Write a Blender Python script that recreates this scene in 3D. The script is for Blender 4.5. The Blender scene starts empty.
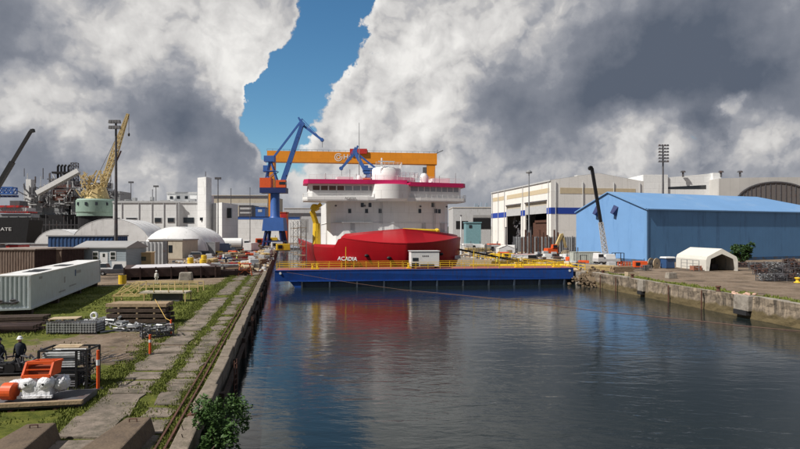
import bpy, math, random
from mathutils import Vector, Matrix, noise
random.seed(7)
S = bpy.context.scene
COL = S.collection
PI = math.pi
CAMZ, F, HY = 6.9, 560.0, 233.0
A = math.atan(.207)              # the dock's axis, turned left of straight ahead

# ---------------------------------------------------------------- measuring
def G(px, py):                   # ground point (quay level z=0) seen at a pixel of the photo
    D = F*CAMZ/(py-HY); return ((px-400)/F*D, D, 0)
def AT(px, py, D):
    return Vector(((px-400)/F*D, D, CAMZ-(py-HY)/F*D))
def ZZ(py, D): return CAMZ-(py-HY)/F*D
def XX(px, D): return (px-400)/F*D

# ---------------------------------------------------------------- materials
MATS = {}
def mat(name, col, rough=.7, metal=0, var=.18, scale=1.2, dirt=None, damt=.35, dscale=.5, bump=0, bscale=8,
        streak=False, wave=None, panel=None, spec=.4, coat=0):
    if name in MATS: return MATS[name]
    m = bpy.data.materials.new(name); m.use_nodes = True
    n, l = m.node_tree.nodes, m.node_tree.links
    bs = n['Principled BSDF']
    bs.inputs['Roughness'].default_value = rough
    bs.inputs['Metallic'].default_value = metal
    bs.inputs['Specular IOR Level'].default_value = spec
    bs.inputs['Coat Weight'].default_value = coat
    tc = n.new('ShaderNodeTexCoord')
    oi = n.new('ShaderNodeObjectInfo')
    ad = n.new('ShaderNodeVectorMath'); ad.operation = 'ADD'
    mu = n.new('ShaderNodeMath'); mu.operation = 'MULTIPLY'; mu.inputs[1].default_value = 37.0
    l.new(oi.outputs['Random'], mu.inputs[0]); l.new(tc.outputs['Object'], ad.inputs[0]); l.new(mu.outputs[0], ad.inputs[1])
    P = ad.outputs[0]
    n1 = n.new('ShaderNodeTexNoise'); n1.inputs['Scale'].default_value = scale; n1.inputs['Detail'].default_value = 6
    n1.inputs['Roughness'].default_value = .65
    l.new(P, n1.inputs['Vector'])
    mr = n.new('ShaderNodeMapRange'); mr.inputs[1].default_value = .3; mr.inputs[2].default_value = .7
    mr.inputs[3].default_value = 1-var; mr.inputs[4].default_value = 1+var
    l.new(n1.outputs[0], mr.inputs[0])
    mx = n.new('ShaderNodeVectorMath'); mx.operation = 'SCALE'; mx.inputs[0].default_value = col
    l.new(mr.outputs[0], mx.inputs['Scale'])
    out = mx.outputs[0]
    if dirt is not None:
        n2 = n.new('ShaderNodeTexNoise'); n2.inputs['Scale'].default_value = dscale; n2.inputs['Detail'].default_value = 9
        n2.inputs['Roughness'].default_value = .75
        mp = n.new('ShaderNodeMapping'); mp.inputs['Scale'].default_value = (3, 3, .45) if streak else (1, 1, 1)
        l.new(P, mp.inputs[0]); l.new(mp.outputs[0], n2.inputs['Vector'])
        r2 = n.new('ShaderNodeMapRange'); r2.inputs[1].default_value = .62-damt*.4; r2.inputs[2].default_value = .72-damt*.2
        r2.inputs[4].default_value = min(1, .55+damt)
        l.new(n2.outputs[0], r2.inputs[0])
        m2 = n.new('ShaderNodeMix'); m2.data_type = 'RGBA'
        l.new(r2.outputs[0], m2.inputs['Factor']); l.new(out, m2.inputs[6]); m2.inputs[7].default_value = (*dirt, 1)
        out = m2.outputs[2]
    if panel:
        sx = n.new('ShaderNodeSeparateXYZ'); l.new(tc.outputs['Object'], sx.inputs[0])
        sa = n.new('ShaderNodeMath'); l.new(sx.outputs[0], sa.inputs[0]); l.new(sx.outputs[1], sa.inputs[1])
        cb = n.new('ShaderNodeCombineXYZ'); l.new(sa.outputs[0], cb.inputs[0]); l.new(sx.outputs[2], cb.inputs[1])
        br = n.new('ShaderNodeTexBrick'); br.inputs['Scale'].default_value = 1; br.inputs['Brick Width'].default_value = panel[0]; br.inputs['Row Height'].default_value = panel[1]
        br.inputs['Mortar Size'].default_value = panel[2]; br.inputs['Color1'].default_value = (1, 1, 1, 1); br.inputs['Color2'].default_value = (.94, .94, .94, 1); br.inputs['Mortar'].default_value = (.8, .8, .8, 1)
        l.new(cb.outputs[0], br.inputs['Vector'])
        pm = n.new('ShaderNodeMix'); pm.data_type = 'RGBA'; pm.blend_type = 'MULTIPLY'; pm.inputs['Factor'].default_value = 1
        l.new(out, pm.inputs[6]); l.new(br.outputs[0], pm.inputs[7]); out = pm.outputs[2]
    l.new(out, bs.inputs['Base Color'])
    h = None
    if bump:
        n3 = n.new('ShaderNodeTexNoise'); n3.inputs['Scale'].default_value = bscale; n3.inputs['Detail'].default_value = 5
        l.new(P, n3.inputs['Vector']); h = n3.outputs[0]; dist = bump
    if wave:
        ax, ws, amp = wave
        w = n.new('ShaderNodeTexWave'); w.bands_direction = ax; w.inputs['Scale'].default_value = ws
        l.new(tc.outputs['Object'], w.inputs['Vector']); h = w.outputs['Fac']; dist = amp
    if h:
        b = n.new('ShaderNodeBump'); b.inputs['Distance'].default_value = dist; b.inputs['Strength'].default_value = 1
        l.new(h, b.inputs['Height']); l.new(b.outputs[0], bs.inputs['Normal'])
    MATS[name] = m
    return m
RUST = (.13, .05, .025); GRIME = (.05, .045, .04)
M = dict(
 white=mat('white_paint', (.72,.73,.73), .5, dirt=(.4,.37,.33), damt=.12, dscale=.6, streak=True, var=.05),
 shipwhite=mat('ship_white', (.84,.84,.83), .45, panel=(3.2, 2.25, .035), dirt=(.6,.57,.53), damt=.1, dscale=.4, streak=True, var=.03),
 bldwhite=mat('building_white', (.76,.77,.77), .7, panel=(5, 3.4, .07), dirt=(.45,.44,.42), damt=.15, dscale=.15, streak=True, var=.05),
 cream=mat('cream_wall', (.85,.83,.79), .7, panel=(4, 8, .07), dirt=(.5,.46,.4), damt=.1, dscale=.12, streak=True, var=.04),
 creamlite=mat('cream_roof', (.72,.68,.62), .6, var=.05, scale=.05),
 tan=mat('tan_panel', (.6,.5,.34), .7, var=.08),
 tanhut=mat('tan_hut_paint', (.5,.36,.18), .7, var=.08, dirt=(.3,.2,.1), damt=.15),
 beige=mat('beige_panel', (.5,.45,.36), .7, var=.08, dirt=(.3,.26,.2), damt=.2, streak=True),
 bluestripe=mat('blue_stripe', (.02,.06,.35), .6, var=.05),
 grey=mat('grey_paint', (.3,.31,.32), .6, var=.12, dirt=GRIME, damt=.15),
 lgrey=mat('light_grey_paint', (.5,.51,.52), .6, var=.08, dirt=(.3,.29,.27), damt=.2, streak=True),
 hallgrey=mat('hall_grey', (.52,.51,.49), .7, var=.08, scale=.1, panel=(5, 12, .08)),
 roofgrey=mat('roof_grey', (.33,.33,.33), .7, var=.12, scale=.2),
 dgrey=mat('dark_grey_steel', (.09,.09,.1), .6, var=.3, dirt=RUST, damt=.2),
 black=mat('black_steel', (.011,.011,.013), .5, var=.3),
 glass=mat('dark_glass', (.02,.025,.03), .12, var=.1, spec=.8),
 paleglass=mat('pale_glass', (.3,.33,.36), .15, var=.1, spec=.7),
 brownglass=mat('brown_glass', (.12,.06,.04), .2, var=.25, spec=.6),
 red=mat('hull_red', (.37,.004,.011), .42, panel=(5.5, 1.7, .03), var=.08, scale=.3, dirt=(.38,.01,.012), damt=.12, dscale=.35, streak=True),
 magenta=mat('magenta_paint', (.58,.018,.12), .45, var=.05),
 redpaint=mat('red_paint', (.5,.03,.03), .5, var=.15, dirt=RUST, damt=.2),
 gateblue=mat('gate_blue', (.012,.065,.29), .45, var=.16, scale=.5, dirt=(.06,.04,.04), damt=.22, dscale=1.1, streak=True, panel=(2.55, 3.2, .03)),
 gatedark=mat('gate_dark_blue', (.045,.065,.1), .6, var=.2, dirt=(.05,.045,.03), damt=.3, dscale=1.2, streak=True),
 craneblue=mat('crane_blue', (.045,.125,.38), .45, var=.1, scale=.3),
 cranenavy=mat('crane_navy', (.015,.03,.12), .5, var=.1),
 orange=mat('gantry_orange', (.75,.27,.015), .5, panel=(8, 20, .1), var=.06, scale=.15, dirt=(.5,.15,.02), damt=.1, dscale=.1),
 ored=mat('orange_red', (.7,.1,.02), .5, var=.1, dirt=(.35,.06,.02), damt=.2, dscale=2),
 yellow=mat('safety_yellow', (.75,.5,.03), .5, var=.1, dirt=(.4,.25,.03), damt=.15, dscale=2),
 cranecream=mat('crane_cream', (.56,.43,.2), .6, var=.15, dirt=(.3,.2,.08), damt=.25),
 cranegreen=mat('pale_green', (.27,.38,.32), .6, var=.1, dirt=(.1,.15,.12), damt=.2, streak=True),
 shedshaded=mat('shed_blue_shaded', (.105,.25,.47), .6, var=.07, scale=.15, dirt=(.06,.14,.28), damt=.2, dscale=.12, streak=True, wave=('X', .8, .008)),  # long side: darker copy of the gable blue, shade put into the colour
 shedroof=mat('shed_blue_roof', (.16,.32,.57), .55, var=.05, scale=.15, dirt=(.24,.38,.58), damt=.25, dscale=.1, wave=('X', .5, .04)),
 vinyl=mat('tent_vinyl', (.68,.66,.6), .6, var=.05, scale=.5, dirt=(.45,.42,.36), damt=.12, bump=.03, bscale=1.2),
 domevinyl=mat('dome_vinyl', (.72,.72,.72), .6, var=.06, scale=.3, dirt=(.42,.41,.4), damt=.15, dscale=.2, streak=True, bump=.15, bscale=.3),
 contwhite=mat('container_white', (.5,.55,.58), .55, var=.06, dirt=(.3,.24,.2), damt=.16, dscale=1.0, streak=True),
 controof=mat('container_roof', (.72,.73,.73), .6, var=.08, dirt=(.45,.4,.35), damt=.3, dscale=.6),
 brownshed=mat('brown_shed', (.17,.125,.1), .8, var=.2, dirt=(.09,.05,.035), damt=.35, dscale=.8, streak=True),
 brownroof=mat('brown_roof', (.3,.25,.22), .8, var=.15, dirt=(.16,.11,.09), damt=.3),
 housegrey=mat('house_grey', (.3,.36,.4), .7, var=.06, wave=('Z', 1.5, .02)),
 navy=mat('navy_panel', (.025,.07,.18), .6, var=.12, dirt=(.05,.05,.06), damt=.2),
 rust=mat('rusty_steel', (.1,.045,.03), .85, var=.35, scale=2, dirt=(.03,.02,.02), damt=.3, dscale=1.5),
 module=mat('module_brown', (.05,.03,.027), .8, var=.3, dirt=(.12,.07,.05), damt=.2),
 wood=mat('weathered_wood', (.3,.22,.14), .85, var=.25, scale=3, bump=.02, bscale=10),
 woodend=mat('pale_wood', (.5,.4,.27), .85, var=.2, scale=3),
 wooddark=mat('dark_timber', (.065,.045,.035), .9, var=.3, scale=3, bump=.02, bscale=8),
 galv=mat('galvanised', (.33,.34,.35), .5, .5, var=.25, scale=3, dirt=(.1,.08,.06), damt=.2, dscale=2),
 concrete=mat('concrete', (.3,.27,.23), .9, var=.2, scale=1.5, dirt=(.12,.1,.08), damt=.3, dscale=.9, bump=.03, bscale=12),
 slab=mat('slab_concrete', (.21,.172,.14), .92, var=.4, scale=.8, dirt=(.085,.075,.055), damt=.45, dscale=.9, bump=.02, bscale=14),
 blockc=mat('block_concrete', (.13,.095,.065), .92, var=.2, scale=1.5, dirt=(.08,.06,.045), damt=.3, dscale=1, bump=.03, bscale=10),
 rubber=mat('rubber', (.02,.02,.022), .8, var=.2),
 tarp=mat('wrap_sheet', (.72,.73,.76), .35, var=.06, scale=2, bump=.12, bscale=3.2),
 rope=mat('rope_yellow', (.6,.4,.1), .8),
 ropered=mat('rope_red', (.17,.1,.08), .8),
 teal=mat('teal_panel', (.18,.34,.38), .6, var=.1),
 grassblade=mat('grass_blade', (.15,.175,.04), .7, var=.4, scale=1.5, spec=.2),
 leaf=mat('leaf_green', (.045,.095,.02), .6, var=.5, scale=3, spec=.3),
 leafdark=mat('leaf_dark', (.035,.075,.02), .6, var=.5, scale=2, spec=.3),
 bark=mat('bark', (.08,.06,.045), .9, var=.3),
 skin=mat('skin', (.45,.27,.19), .6), denim=mat('dark_clothes', (.02,.024,.035), .9),
 hivis=mat('hivis', (.6,.62,.1), .8), helmet=mat('helmet_white', (.8,.8,.78), .35),
 overall=mat('pale_overall', (.62,.6,.56), .85), farblue=mat('far_tower', (.3,.37,.45), .9, var=.1),
 farwood=mat('far_trees', (.035,.05,.035), 1, var=.4, scale=.1),
)

# ---------------------------------------------------------------- mesh builder
class MB:
    def __init__(s): s.v = []; s.f = []
    def add(s, vs, fs):
        o = len(s.v); s.v += [tuple(v) for v in vs]; s.f += [tuple(i+o for i in f) for f in fs]; return s
    def box(s, x0, x1, y0, y1, z0, z1, taper=0, rz=0, c=None):
        t = taper
        vs = [(x0,y0,z0),(x1,y0,z0),(x1,y1,z0),(x0,y1,z0),(x0+t,y0+t,z1),(x1-t,y0+t,z1),(x1-t,y1-t,z1),(x0+t,y1-t,z1)]
        if rz:
            cx, cy = c or ((x0+x1)/2, (y0+y1)/2); co, si = math.cos(rz), math.sin(rz)
            vs = [(cx+(x-cx)*co-(y-cy)*si, cy+(x-cx)*si+(y-cy)*co, z) for x, y, z in vs]
        return s.add(vs, [(3,2,1,0),(4,5,6,7),(0,1,5,4),(1,2,6,5),(2,3,7,6),(3,0,4,7)])
    def cyl(s, p0, p1, r0, r1=None, n=8, cap=True):
        p0, p1 = Vector(p0), Vector(p1); r1 = r0 if r1 is None else r1
        d = p1-p0
        if d.length < 1e-6: return s
        q = d.to_track_quat('Z', 'Y'); vs = []
        for p, r in ((p0, r0), (p1, r1)):
            for i in range(n):
                a = 2*PI*i/n; vs.append(p+q @ Vector((r*math.cos(a), r*math.sin(a), 0)))
        fs = [(i, (i+1) % n, n+(i+1) % n, n+i) for i in range(n)]
        if cap: fs += [tuple(range(n-1, -1, -1)), tuple(range(n, 2*n))]
        return s.add(vs, fs)
    def bar(s, p0, p1, w, h=None):
        p0, p1 = Vector(p0), Vector(p1); h = h or w; d = p1-p0
        if d.length < 1e-6: return s
        q = d.to_track_quat('Z', 'Y'); vs = []
        for p in (p0, p1):
            for a, b in ((-1,-1),(1,-1),(1,1),(-1,1)): vs.append(p+q @ Vector((a*w/2, b*h/2, 0)))
        return s.add(vs, [(3,2,1,0),(4,5,6,7),(0,1,5,4),(1,2,6,5),(2,3,7,6),(3,0,4,7)])
    def tube(s, pts, r, n=6):
        for a, b in zip(pts, pts[1:]): s.cyl(a, b, r, n=n)
        return s
    def prism(s, poly, z0, z1):
        n = len(poly)
        vs = [(x, y, z0) for x, y in poly]+[(x, y, z1) for x, y in poly]
        return s.add(vs, [tuple(range(n-1, -1, -1)), tuple(range(n, 2*n))]+[(i, (i+1) % n, n+(i+1) % n, n+i) for i in range(n)])
    def prof(s, prof, x0, x1, axis='x'):      # extrude a (y,z) profile along x (or an (x,z) profile along y)
        n = len(prof)
        if axis == 'x': vs = [(x0, a, b) for a, b in prof]+[(x1, a, b) for a, b in prof]
        else: vs = [(a, x0, b) for a, b in prof]+[(a, x1, b) for a, b in prof]
        return s.add(vs, [tuple(range(n-1, -1, -1)), tuple(range(n, 2*n))]+[(i, (i+1) % n, n+(i+1) % n, n+i) for i in range(n)])
    def lathe(s, prof, c=(0, 0, 0), n=20):
        vs = []
        for r, z in prof:
            for i in range(n): a = 2*PI*i/n; vs.append((c[0]+r*math.cos(a), c[1]+r*math.sin(a), c[2]+z))
        fs = [(j*n+i, j*n+(i+1) % n, (j+1)*n+(i+1) % n, (j+1)*n+i) for j in range(len(prof)-1) for i in range(n)]
        return s.add(vs, fs)
    def corr(s, p0, p1, z0, z1, pitch=.3, dep=.05):   # corrugated sheet from p0 to p1
        p0, p1 = Vector((*p0, 0)), Vector((*p1, 0)); d = (p1-p0); L = d.length; d.normalize(); nn = Vector((d.y, -d.x, 0))
        k = max(1, int(L/pitch)); pts = []
        for i in range(k):
            b = L*i/k; w = L/k
            for f, o in ((0, 0), (.35, 0), (.5, dep), (.85, dep)): pts.append(p0+d*(b+f*w)+nn*o)
        pts.append(p1)
        vs = [(p.x, p.y, z0) for p in pts]+[(p.x, p.y, z1) for p in pts]; m = len(pts)
        return s.add(vs, [(i, i+1, m+i+1, m+i) for i in range(m-1)])
    def truss(s, p0, p1, w, n, r, w1=None):           # four-chord lattice boom
        p0, p1 = Vector(p0), Vector(p1); w1 = w if w1 is None else w1; q = (p1-p0).to_track_quat('Z', 'Y'); ring = []
        for i in range(n+1):
            t = i/n; ww = (w+(w1-w)*t)/2
            ring.append([p0.lerp(p1, t)+q @ Vector((a*ww, b*ww, 0)) for a, b in ((-1,-1),(1,-1),(1,1),(-1,1))])
        for i in range(n):
            for k in range(4):
                s.bar(ring[i][k], ring[i+1][k], r*1.5); s.bar(ring[i][k], ring[i+1][(k+1) % 4], r)
                s.bar(ring[i+1][k], ring[i+1][(k+1) % 4], r)
        return s
    def blob(s, c, rx, ry, rz_, amp=.15, fq=1.5, n=14, seed=0):
        vs = []
        for j in range(n+1):
            th = PI*j/n
            for i in range(2*n):
                ph = 2*PI*i/(2*n); d = Vector((math.sin(th)*math.cos(ph), math.sin(th)*math.sin(ph), math.cos(th)))
                k = 1+amp*noise.noise(d*fq*2+Vector((seed, seed*2, 0)))*2
                vs.append((c[0]+d.x*rx*k, c[1]+d.y*ry*k, c[2]+d.z*rz_*k))
        m = 2*n
        return s.add(vs, [(j*m+i, (j+1)*m+i, (j+1)*m+(i+1) % m, j*m+(i+1) % m) for j in range(n) for i in range(m)])
    def build(s, name, m, parent=None, smooth=False, bevel=0, kind=None):
        me = bpy.data.meshes.new(name); me.from_pydata(s.v, [], s.f); me.update()
        o = bpy.data.objects.new(name, me); COL.objects.link(o)
        me.materials.append(M[m] if isinstance(m, str) else m)
        if smooth:
            for p in me.polygons: p.use_smooth = True
            if smooth == 2: es = o.modifiers.new('split', 'EDGE_SPLIT'); es.split_angle = math.radians(40)
        if bevel:
            b = o.modifiers.new('edge', 'BEVEL'); b.width = bevel; b.segments = 2; b.limit_method = 'ANGLE'; b.angle_limit = math.radians(50)
        if parent: o.parent = parent
        if kind: o['kind'] = kind
        return o

def T(name, label, cat, loc=(0,0,0), rz=0, group=None):
    o = bpy.data.objects.new(name, None); COL.objects.link(o); o.location = loc; o.rotation_euler = (0, 0, rz)
    o.empty_display_size = .3
    o['label'] = label; o['category'] = cat
    if group: o['group'] = group
    return o
def tag(o, label, cat, group=None, kind=None):
    o['label'] = label; o['category'] = cat
    if group: o['group'] = group
    if kind: o['kind'] = kind
    return o
KIDS = {}
def dup(root, loc, rz=None, label=None, group=None, sc=None):
    r = root.copy(); COL.objects.link(r); r.location = loc
    if rz is not None: r.rotation_euler = (0, 0, rz)
    if label: r['label'] = label
    if group: r['group'] = group
    if sc: r.scale = (sc, sc, sc)
    for ch in [o for o in bpy.data.objects if o.parent == root]:
        c = ch.copy(); COL.objects.link(c); c.parent = r
        for g in [o for o in bpy.data.objects if o.parent == ch]:
            d = g.copy(); COL.objects.link(d); d.parent = c
    return r
def text(body, name, m, parent, loc, size, rot=(PI/2, 0, 0), ext=.02, bold=0, sx=1):
    c = bpy.data.curves.new(name, 'FONT'); c.body = body; c.size = size; c.extrude = ext; c.align_x = 'CENTER'; c.align_y = 'CENTER'
    c.offset = bold
    o = bpy.data.objects.new(name, c); COL.objects.link(o); c.materials.append(M[m]); o.location = loc; o.rotation_euler = rot
    o.scale = (sx, 1, 1); c.resolution_u = 3
    dg = bpy.context.evaluated_depsgraph_get(); dg.update()
    me = bpy.data.meshes.new_from_object(o.evaluated_get(dg)); q = bpy.data.objects.new(name, me); COL.objects.link(q)
    q.location = o.location; q.rotation_euler = o.rotation_euler; q.scale = o.scale; q.parent = parent
    bpy.data.objects.remove(o)
    if not me.materials: me.materials.append(M[m])
    return q
def rail(parent, path, h=1.0, r=.03, step=1.5, m='galv', name='railing', bars=3, z0=None):
    b = MB()
    for a_, c_ in zip(path, path[1:]):
        a_, c_ = Vector(a_), Vector(c_); L = (c_-a_).length; k = max(1, round(L/step))
        for i in range(k+1): p = a_.lerp(c_, i/k); b.bar(p, p+Vector((0, 0, h)), r*2)
        for q in range(bars): zz = Vector((0, 0, h*(q+1)/bars)); b.bar(a_+zz, c_+zz, r*1.7)
    return b.build(name, m, parent)
def rot2(x, y, a): return x*math.cos(a)-y*math.sin(a), x*math.sin(a)+y*math.cos(a)

# ---------------------------------------------------------------- lines of the quay
def xl(y): return -3.1-.207*y
def xr(y): return 43.8-.12*y
def xR(y): return 31-.207*(y-98)
WZ = -2.1

# ---------------------------------------------------------------- ground
def ground_mat():
    m = bpy.data.materials.new('yard_ground'); m.use_nodes = True
    n, l = m.node_tree.nodes, m.node_tree.links; bs = n['Principled BSDF']; bs.inputs['Roughness'].default_value = .95
    bs.inputs['Specular IOR Level'].default_value = .15
    geo = n.new('ShaderNodeNewGeometry'); P = geo.outputs['Position']
    def N(sc, det=8, ro=.65):
        a = n.new('ShaderNodeTexNoise'); a.inputs['Scale'].default_value = sc; a.inputs['Detail'].default_value = det
        a.inputs['Roughness'].default_value = ro; l.new(P, a.inputs['Vector']); return a.outputs[0]
    def math_(op, a, b=None):
        k = n.new('ShaderNodeMath'); k.operation = op
        for i, x in enumerate((a, b)):
            if x is None: continue
            if isinstance(x, (int, float)): k.inputs[i].default_value = x
            else: l.new(x, k.inputs[i])
        return k.outputs[0]
    def MR(x, a, b, c=0, d=1):
        k = n.new('ShaderNodeMapRange'); k.interpolation_type = 'SMOOTHSTEP'; l.new(x, k.inputs[0])
        for i, q in enumerate((a, b, c, d)): k.inputs[i+1].default_value = q
        return k.outputs[0]
    def MX(f, a, b):
        k = n.new('ShaderNodeMix'); k.data_type = 'RGBA'; l.new(f, k.inputs['Factor'])
        for i, x in ((6, a), (7, b)):
            if isinstance(x, tuple): k.inputs[i].default_value = (*x, 1)
            else: l.new(x, k.inputs[i])
        return k.outputs[2]
    sp = n.new('ShaderNodeSeparateXYZ'); l.new(P, sp.inputs[0]); X, Y = sp.outputs[0], sp.outputs[1]
    def spot(c, r0, r1):
        k = n.new('ShaderNodeVectorMath'); k.operation = 'DISTANCE'; l.new(P, k.inputs[0]); k.inputs[1].default_value = (*c, 0)
        return MR(k.outputs['Value'], r0, r1, 1, 0)
    dirt = MX(MR(N(.35), .35, .65), (.15, .11, .075), (.25, .19, .14))
    dirt = MX(MR(N(3, 6, .8), .45, .7), dirt, (.3, .25, .2))
    dirt = MX(MR(N(.12, 10, .7), .5, .62), dirt, (.1, .078, .06))
    grassc = MX(MR(N(1.4), .35, .65), (.07, .09, .016), (.16, .17, .034))
    # left yard: grass near the camera, bare further off; right: a green verge along the quay
    left = MR(X, -6, 2, 1, 0)
    near = MR(Y, 62, 92, 1, 0)
    g1 = math_('MULTIPLY', left, near)
    bare = math_('MAXIMUM', spot((-17.5, 34), 3, 9), spot((-19, 27.5), 2, 6))
    bare = math_('MAXIMUM', bare, spot((-24, 20), 4, 8))
    bare = math_('MAXIMUM', bare, spot((-46, 84), 6, 16))
    g1 = math_('SUBTRACT', g1, math_('MULTIPLY', bare, .62))
    e = math_('ADD', X, math_('MULTIPLY', Y, .12))            # distance line of the right quay
    e = math_('SUBTRACT', e, 43.8)
    vg = math_('MULTIPLY', MR(e, 1.0, 2.0, 0, 1), MR(e, 2.8, 5.0, 1, 0))
    vg = math_('MULTIPLY', vg, MR(Y, 112, 95, 0, 1))
    gg = math_('MAXIMUM', g1, math_('MULTIPLY', vg, .85))
    gg = MR(math_('ADD', gg, math_('MULTIPLY', math_('SUBTRACT', N(.6, 10, .75), .5), 1.6)), .5, .72)
    c = MX(gg, dirt, grassc)
    l.new(c, bs.inputs['Base Color'])
    b = n.new('ShaderNodeBump'); b.inputs['Distance'].default_value = .12; l.new(N(3, 8, .8), b.inputs['Height']); l.new(b.outputs[0], bs.inputs['Normal'])
    return m
GM = ground_mat()
mb = MB()
def quadstrip(mb, y0, y1, fx0, fx1, z=0):
    n = 12
    for i in range(n):
        a, b = y0+(y1-y0)*i/n, y0+(y1-y0)*(i+1)/n
        mb.add([(fx0(a), a, z), (fx1(a), a, z), (fx1(b), b, z), (fx0(b), b, z)], [(0, 1, 2, 3)])
quadstrip(mb, -120, 330, lambda y: -4000, xl)
quadstrip(mb, -120, 97, xr, lambda y: 4000)
quadstrip(mb, 97, 330, xR, lambda y: 4000)
mb.add([(-4000, 330, 0), (4000, 330, 0), (4000, 6000, 0), (-4000, 6000, 0)], [(0, 1, 2, 3)])
mb.build('ground', GM, kind='structure')

# water
def water_mat():
    m = bpy.data.materials.new('harbour_water'); m.use_nodes = True
    n, l = m.node_tree.nodes, m.node_tree.links; bs = n['Principled BSDF']
    bs.inputs['Base Color'].default_value = (.011, .017, .018, 1); bs.inputs['Roughness'].default_value = .09
    bs.inputs['IOR'].default_value = 1.33; bs.inputs['Specular IOR Level'].default_value = .5
    geo = n.new('ShaderNodeNewGeometry')
    hs = None
    for sc, st, amp, det in (((.3, .7), 1, .075, 2), ((1.1, 2.4), 1, .030, 3), ((5, 9), 1, .003, 2)):
        mp = n.new('ShaderNodeMapping'); mp.inputs['Scale'].default_value = (sc[0], sc[1], 1); mp.inputs['Rotation'].default_value = (0, 0, .35)
        l.new(geo.outputs['Position'], mp.inputs[0])
        t = n.new('ShaderNodeTexNoise'); t.inputs['Scale'].default_value = st; t.inputs['Detail'].default_value = det; t.inputs['Distortion'].default_value = .6
        l.new(mp.outputs[0], t.inputs['Vector'])
        k = n.new('ShaderNodeMath'); k.operation = 'MULTIPLY'; k.inputs[1].default_value = amp; l.new(t.outputs[0], k.inputs[0])
        if hs is None: hs = k.outputs[0]
        else:
            a = n.new('ShaderNodeMath'); l.new(hs, a.inputs[0]); l.new(k.outputs[0], a.inputs[1]); hs = a.outputs[0]
    # calm and ruffled patches
    t = n.new('ShaderNodeTexNoise'); t.inputs['Scale'].default_value = .045; t.inputs['Detail'].default_value = 4
    l.new(geo.outputs['Position'], t.inputs['Vector'])
    r = n.new('ShaderNodeMapRange'); r.inputs[1].default_value = .38; r.inputs[2].default_value = .62; r.inputs[3].default_value = .22; r.inputs[4].default_value = 1
    l.new(t.outputs[0], r.inputs[0])
    b = n.new('ShaderNodeBump'); b.inputs['Distance'].default_value = 1.0; l.new(hs, b.inputs['Height']); l.new(r.outputs[0], b.inputs['Strength'])
    l.new(b.outputs[0], bs.inputs['Normal'])
    return m
MB().add([(-400, -200, WZ), (400, -200, WZ), (400, 340, WZ), (-400, 340, WZ)], [(0, 1, 2, 3)]).build('water', water_mat(), kind='structure')

# ---------------------------------------------------------------- left quay: lanes, coping, wall
mb = MB()
rr = random.Random(3)
for d0, d1, lo, hi in ((1.15, 2.15, 1.2, 2.2), (2.75, 4.5, 1.7, 3.0)):
    y = 4.0
    while y < 96:
        L = rr.uniform(lo, hi); g = rr.uniform(.08, .4)
        j = lambda: rr.uniform(-.17, .17)
        if rr.random() > .04:
            k = rr.uniform(.2, .8)*L
            cs = [(xl(y)-d1+j(), y), (xl(y)-d0+j(), y+j()), (xl(y+k)-d0+j(), y+k), (xl(y+L-g)-d0+j(), y+L-g+j()), (xl(y+L-g)-d1+j(), y+L-g), (xl(y+k)-d1+j()*1.5, y+k)]
            z = rr.uniform(.03, .075)
            if rr.random() < .5:
                m1_ = (cs[5][0]*.5+cs[2][0]*.5+j(), y+k+j()); q_ = rr.uniform(.02, .06)
                mb.prism([cs[0], cs[1], cs[2], m1_, cs[5]], -.05, z); z += rr.uniform(-.03, .03)
                mb.prism([(cs[5][0], cs[5][1]+q_), (m1_[0], m1_[1]+q_), (cs[2][0], cs[2][1]+q_), cs[3], cs[4]], -.05, z)
            else: mb.prism(cs, -.05, z)

        y += L
mb.build('path', 'slab', kind='structure', bevel=.02)

qw = T('quay_wall', 'dark left quay wall with timber fenders and broken concrete coping', 'wall')
mb = MB(); rr = random.Random(5)
ny, nz = 240, 8
vs = []
for i in range(ny+1):
    y = -60+i*(400/ny)
    for k in range(nz+1):
        z = -.02-k*(6.0/nz)
        dd = noise.noise(Vector((y*.9, z*1.3, 0)))*.12+noise.noise(Vector((y*.23, 5, z*.5)))*.1
        vs.append((xl(y)+.02+dd*(0 if k == 0 else 1)-.05, y, z))
mb.add(vs, [(i*(nz+1)+k, (i+1)*(nz+1)+k, (i+1)*(nz+1)+k+1, i*(nz+1)+k+1) for i in range(ny) for k in range(nz)])
mb.build('wall_face', mat('quay_dark', (.19,.165,.13), .9, var=.3, scale=1.2, dirt=(.045,.045,.035), damt=.5, dscale=.8, streak=True, bump=.06, bscale=4), qw)
mb = MB(); y = 5
while y < 96:
    L = rr.uniform(1.6, 3.4); j = lambda s=.06: rr.uniform(-s, s)
    mb.prism([(xl(y)-.5+j(), y), (xl(y)+.12+j(), y+j()), (xl(y+L-.06)+.12+j(), y+L-.06), (xl(y+L-.06)-.5+j(), y+L-.06+j())], -.42, .12+j(.04))
    y += L
mb.build('coping', mat('coping_brown', (.2,.165,.13), .92, var=.25, scale=1.5, dirt=(.09,.08,.05), damt=.35, dscale=.9, bump=.04, bscale=9), qw, bevel=.05)
for k in range(12):
    y = 12+k*7.1
    b = MB().box(xl(y)+.1, xl(y)+.34, y-.18+rr.uniform(-.05, .05), y+.18, -4, -.45-rr.uniform(0, .4))
    b.build('timber_fender', 'wooddark', qw)
MB().bar((xl(0)+.2, 0, -1.1), (xl(92)+.2, 92, -1.1), .2, .26).build('waling', 'wooddark', qw)
for k, y in enumerate((17, 30, 46, 64)):
    b = MB()
    for s in (-.22, .22): b.bar((xl(y)+.5, y+s, .1), (xl(y)+.5, y+s, -2.3), .05)
    for z in range(8): b.bar((xl(y)+.5, y-.22, -.1-z*.28), (xl(y)+.5, y+.22, -.1-z*.28), .04)
    b.build('ladder', 'rust', qw)
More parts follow.
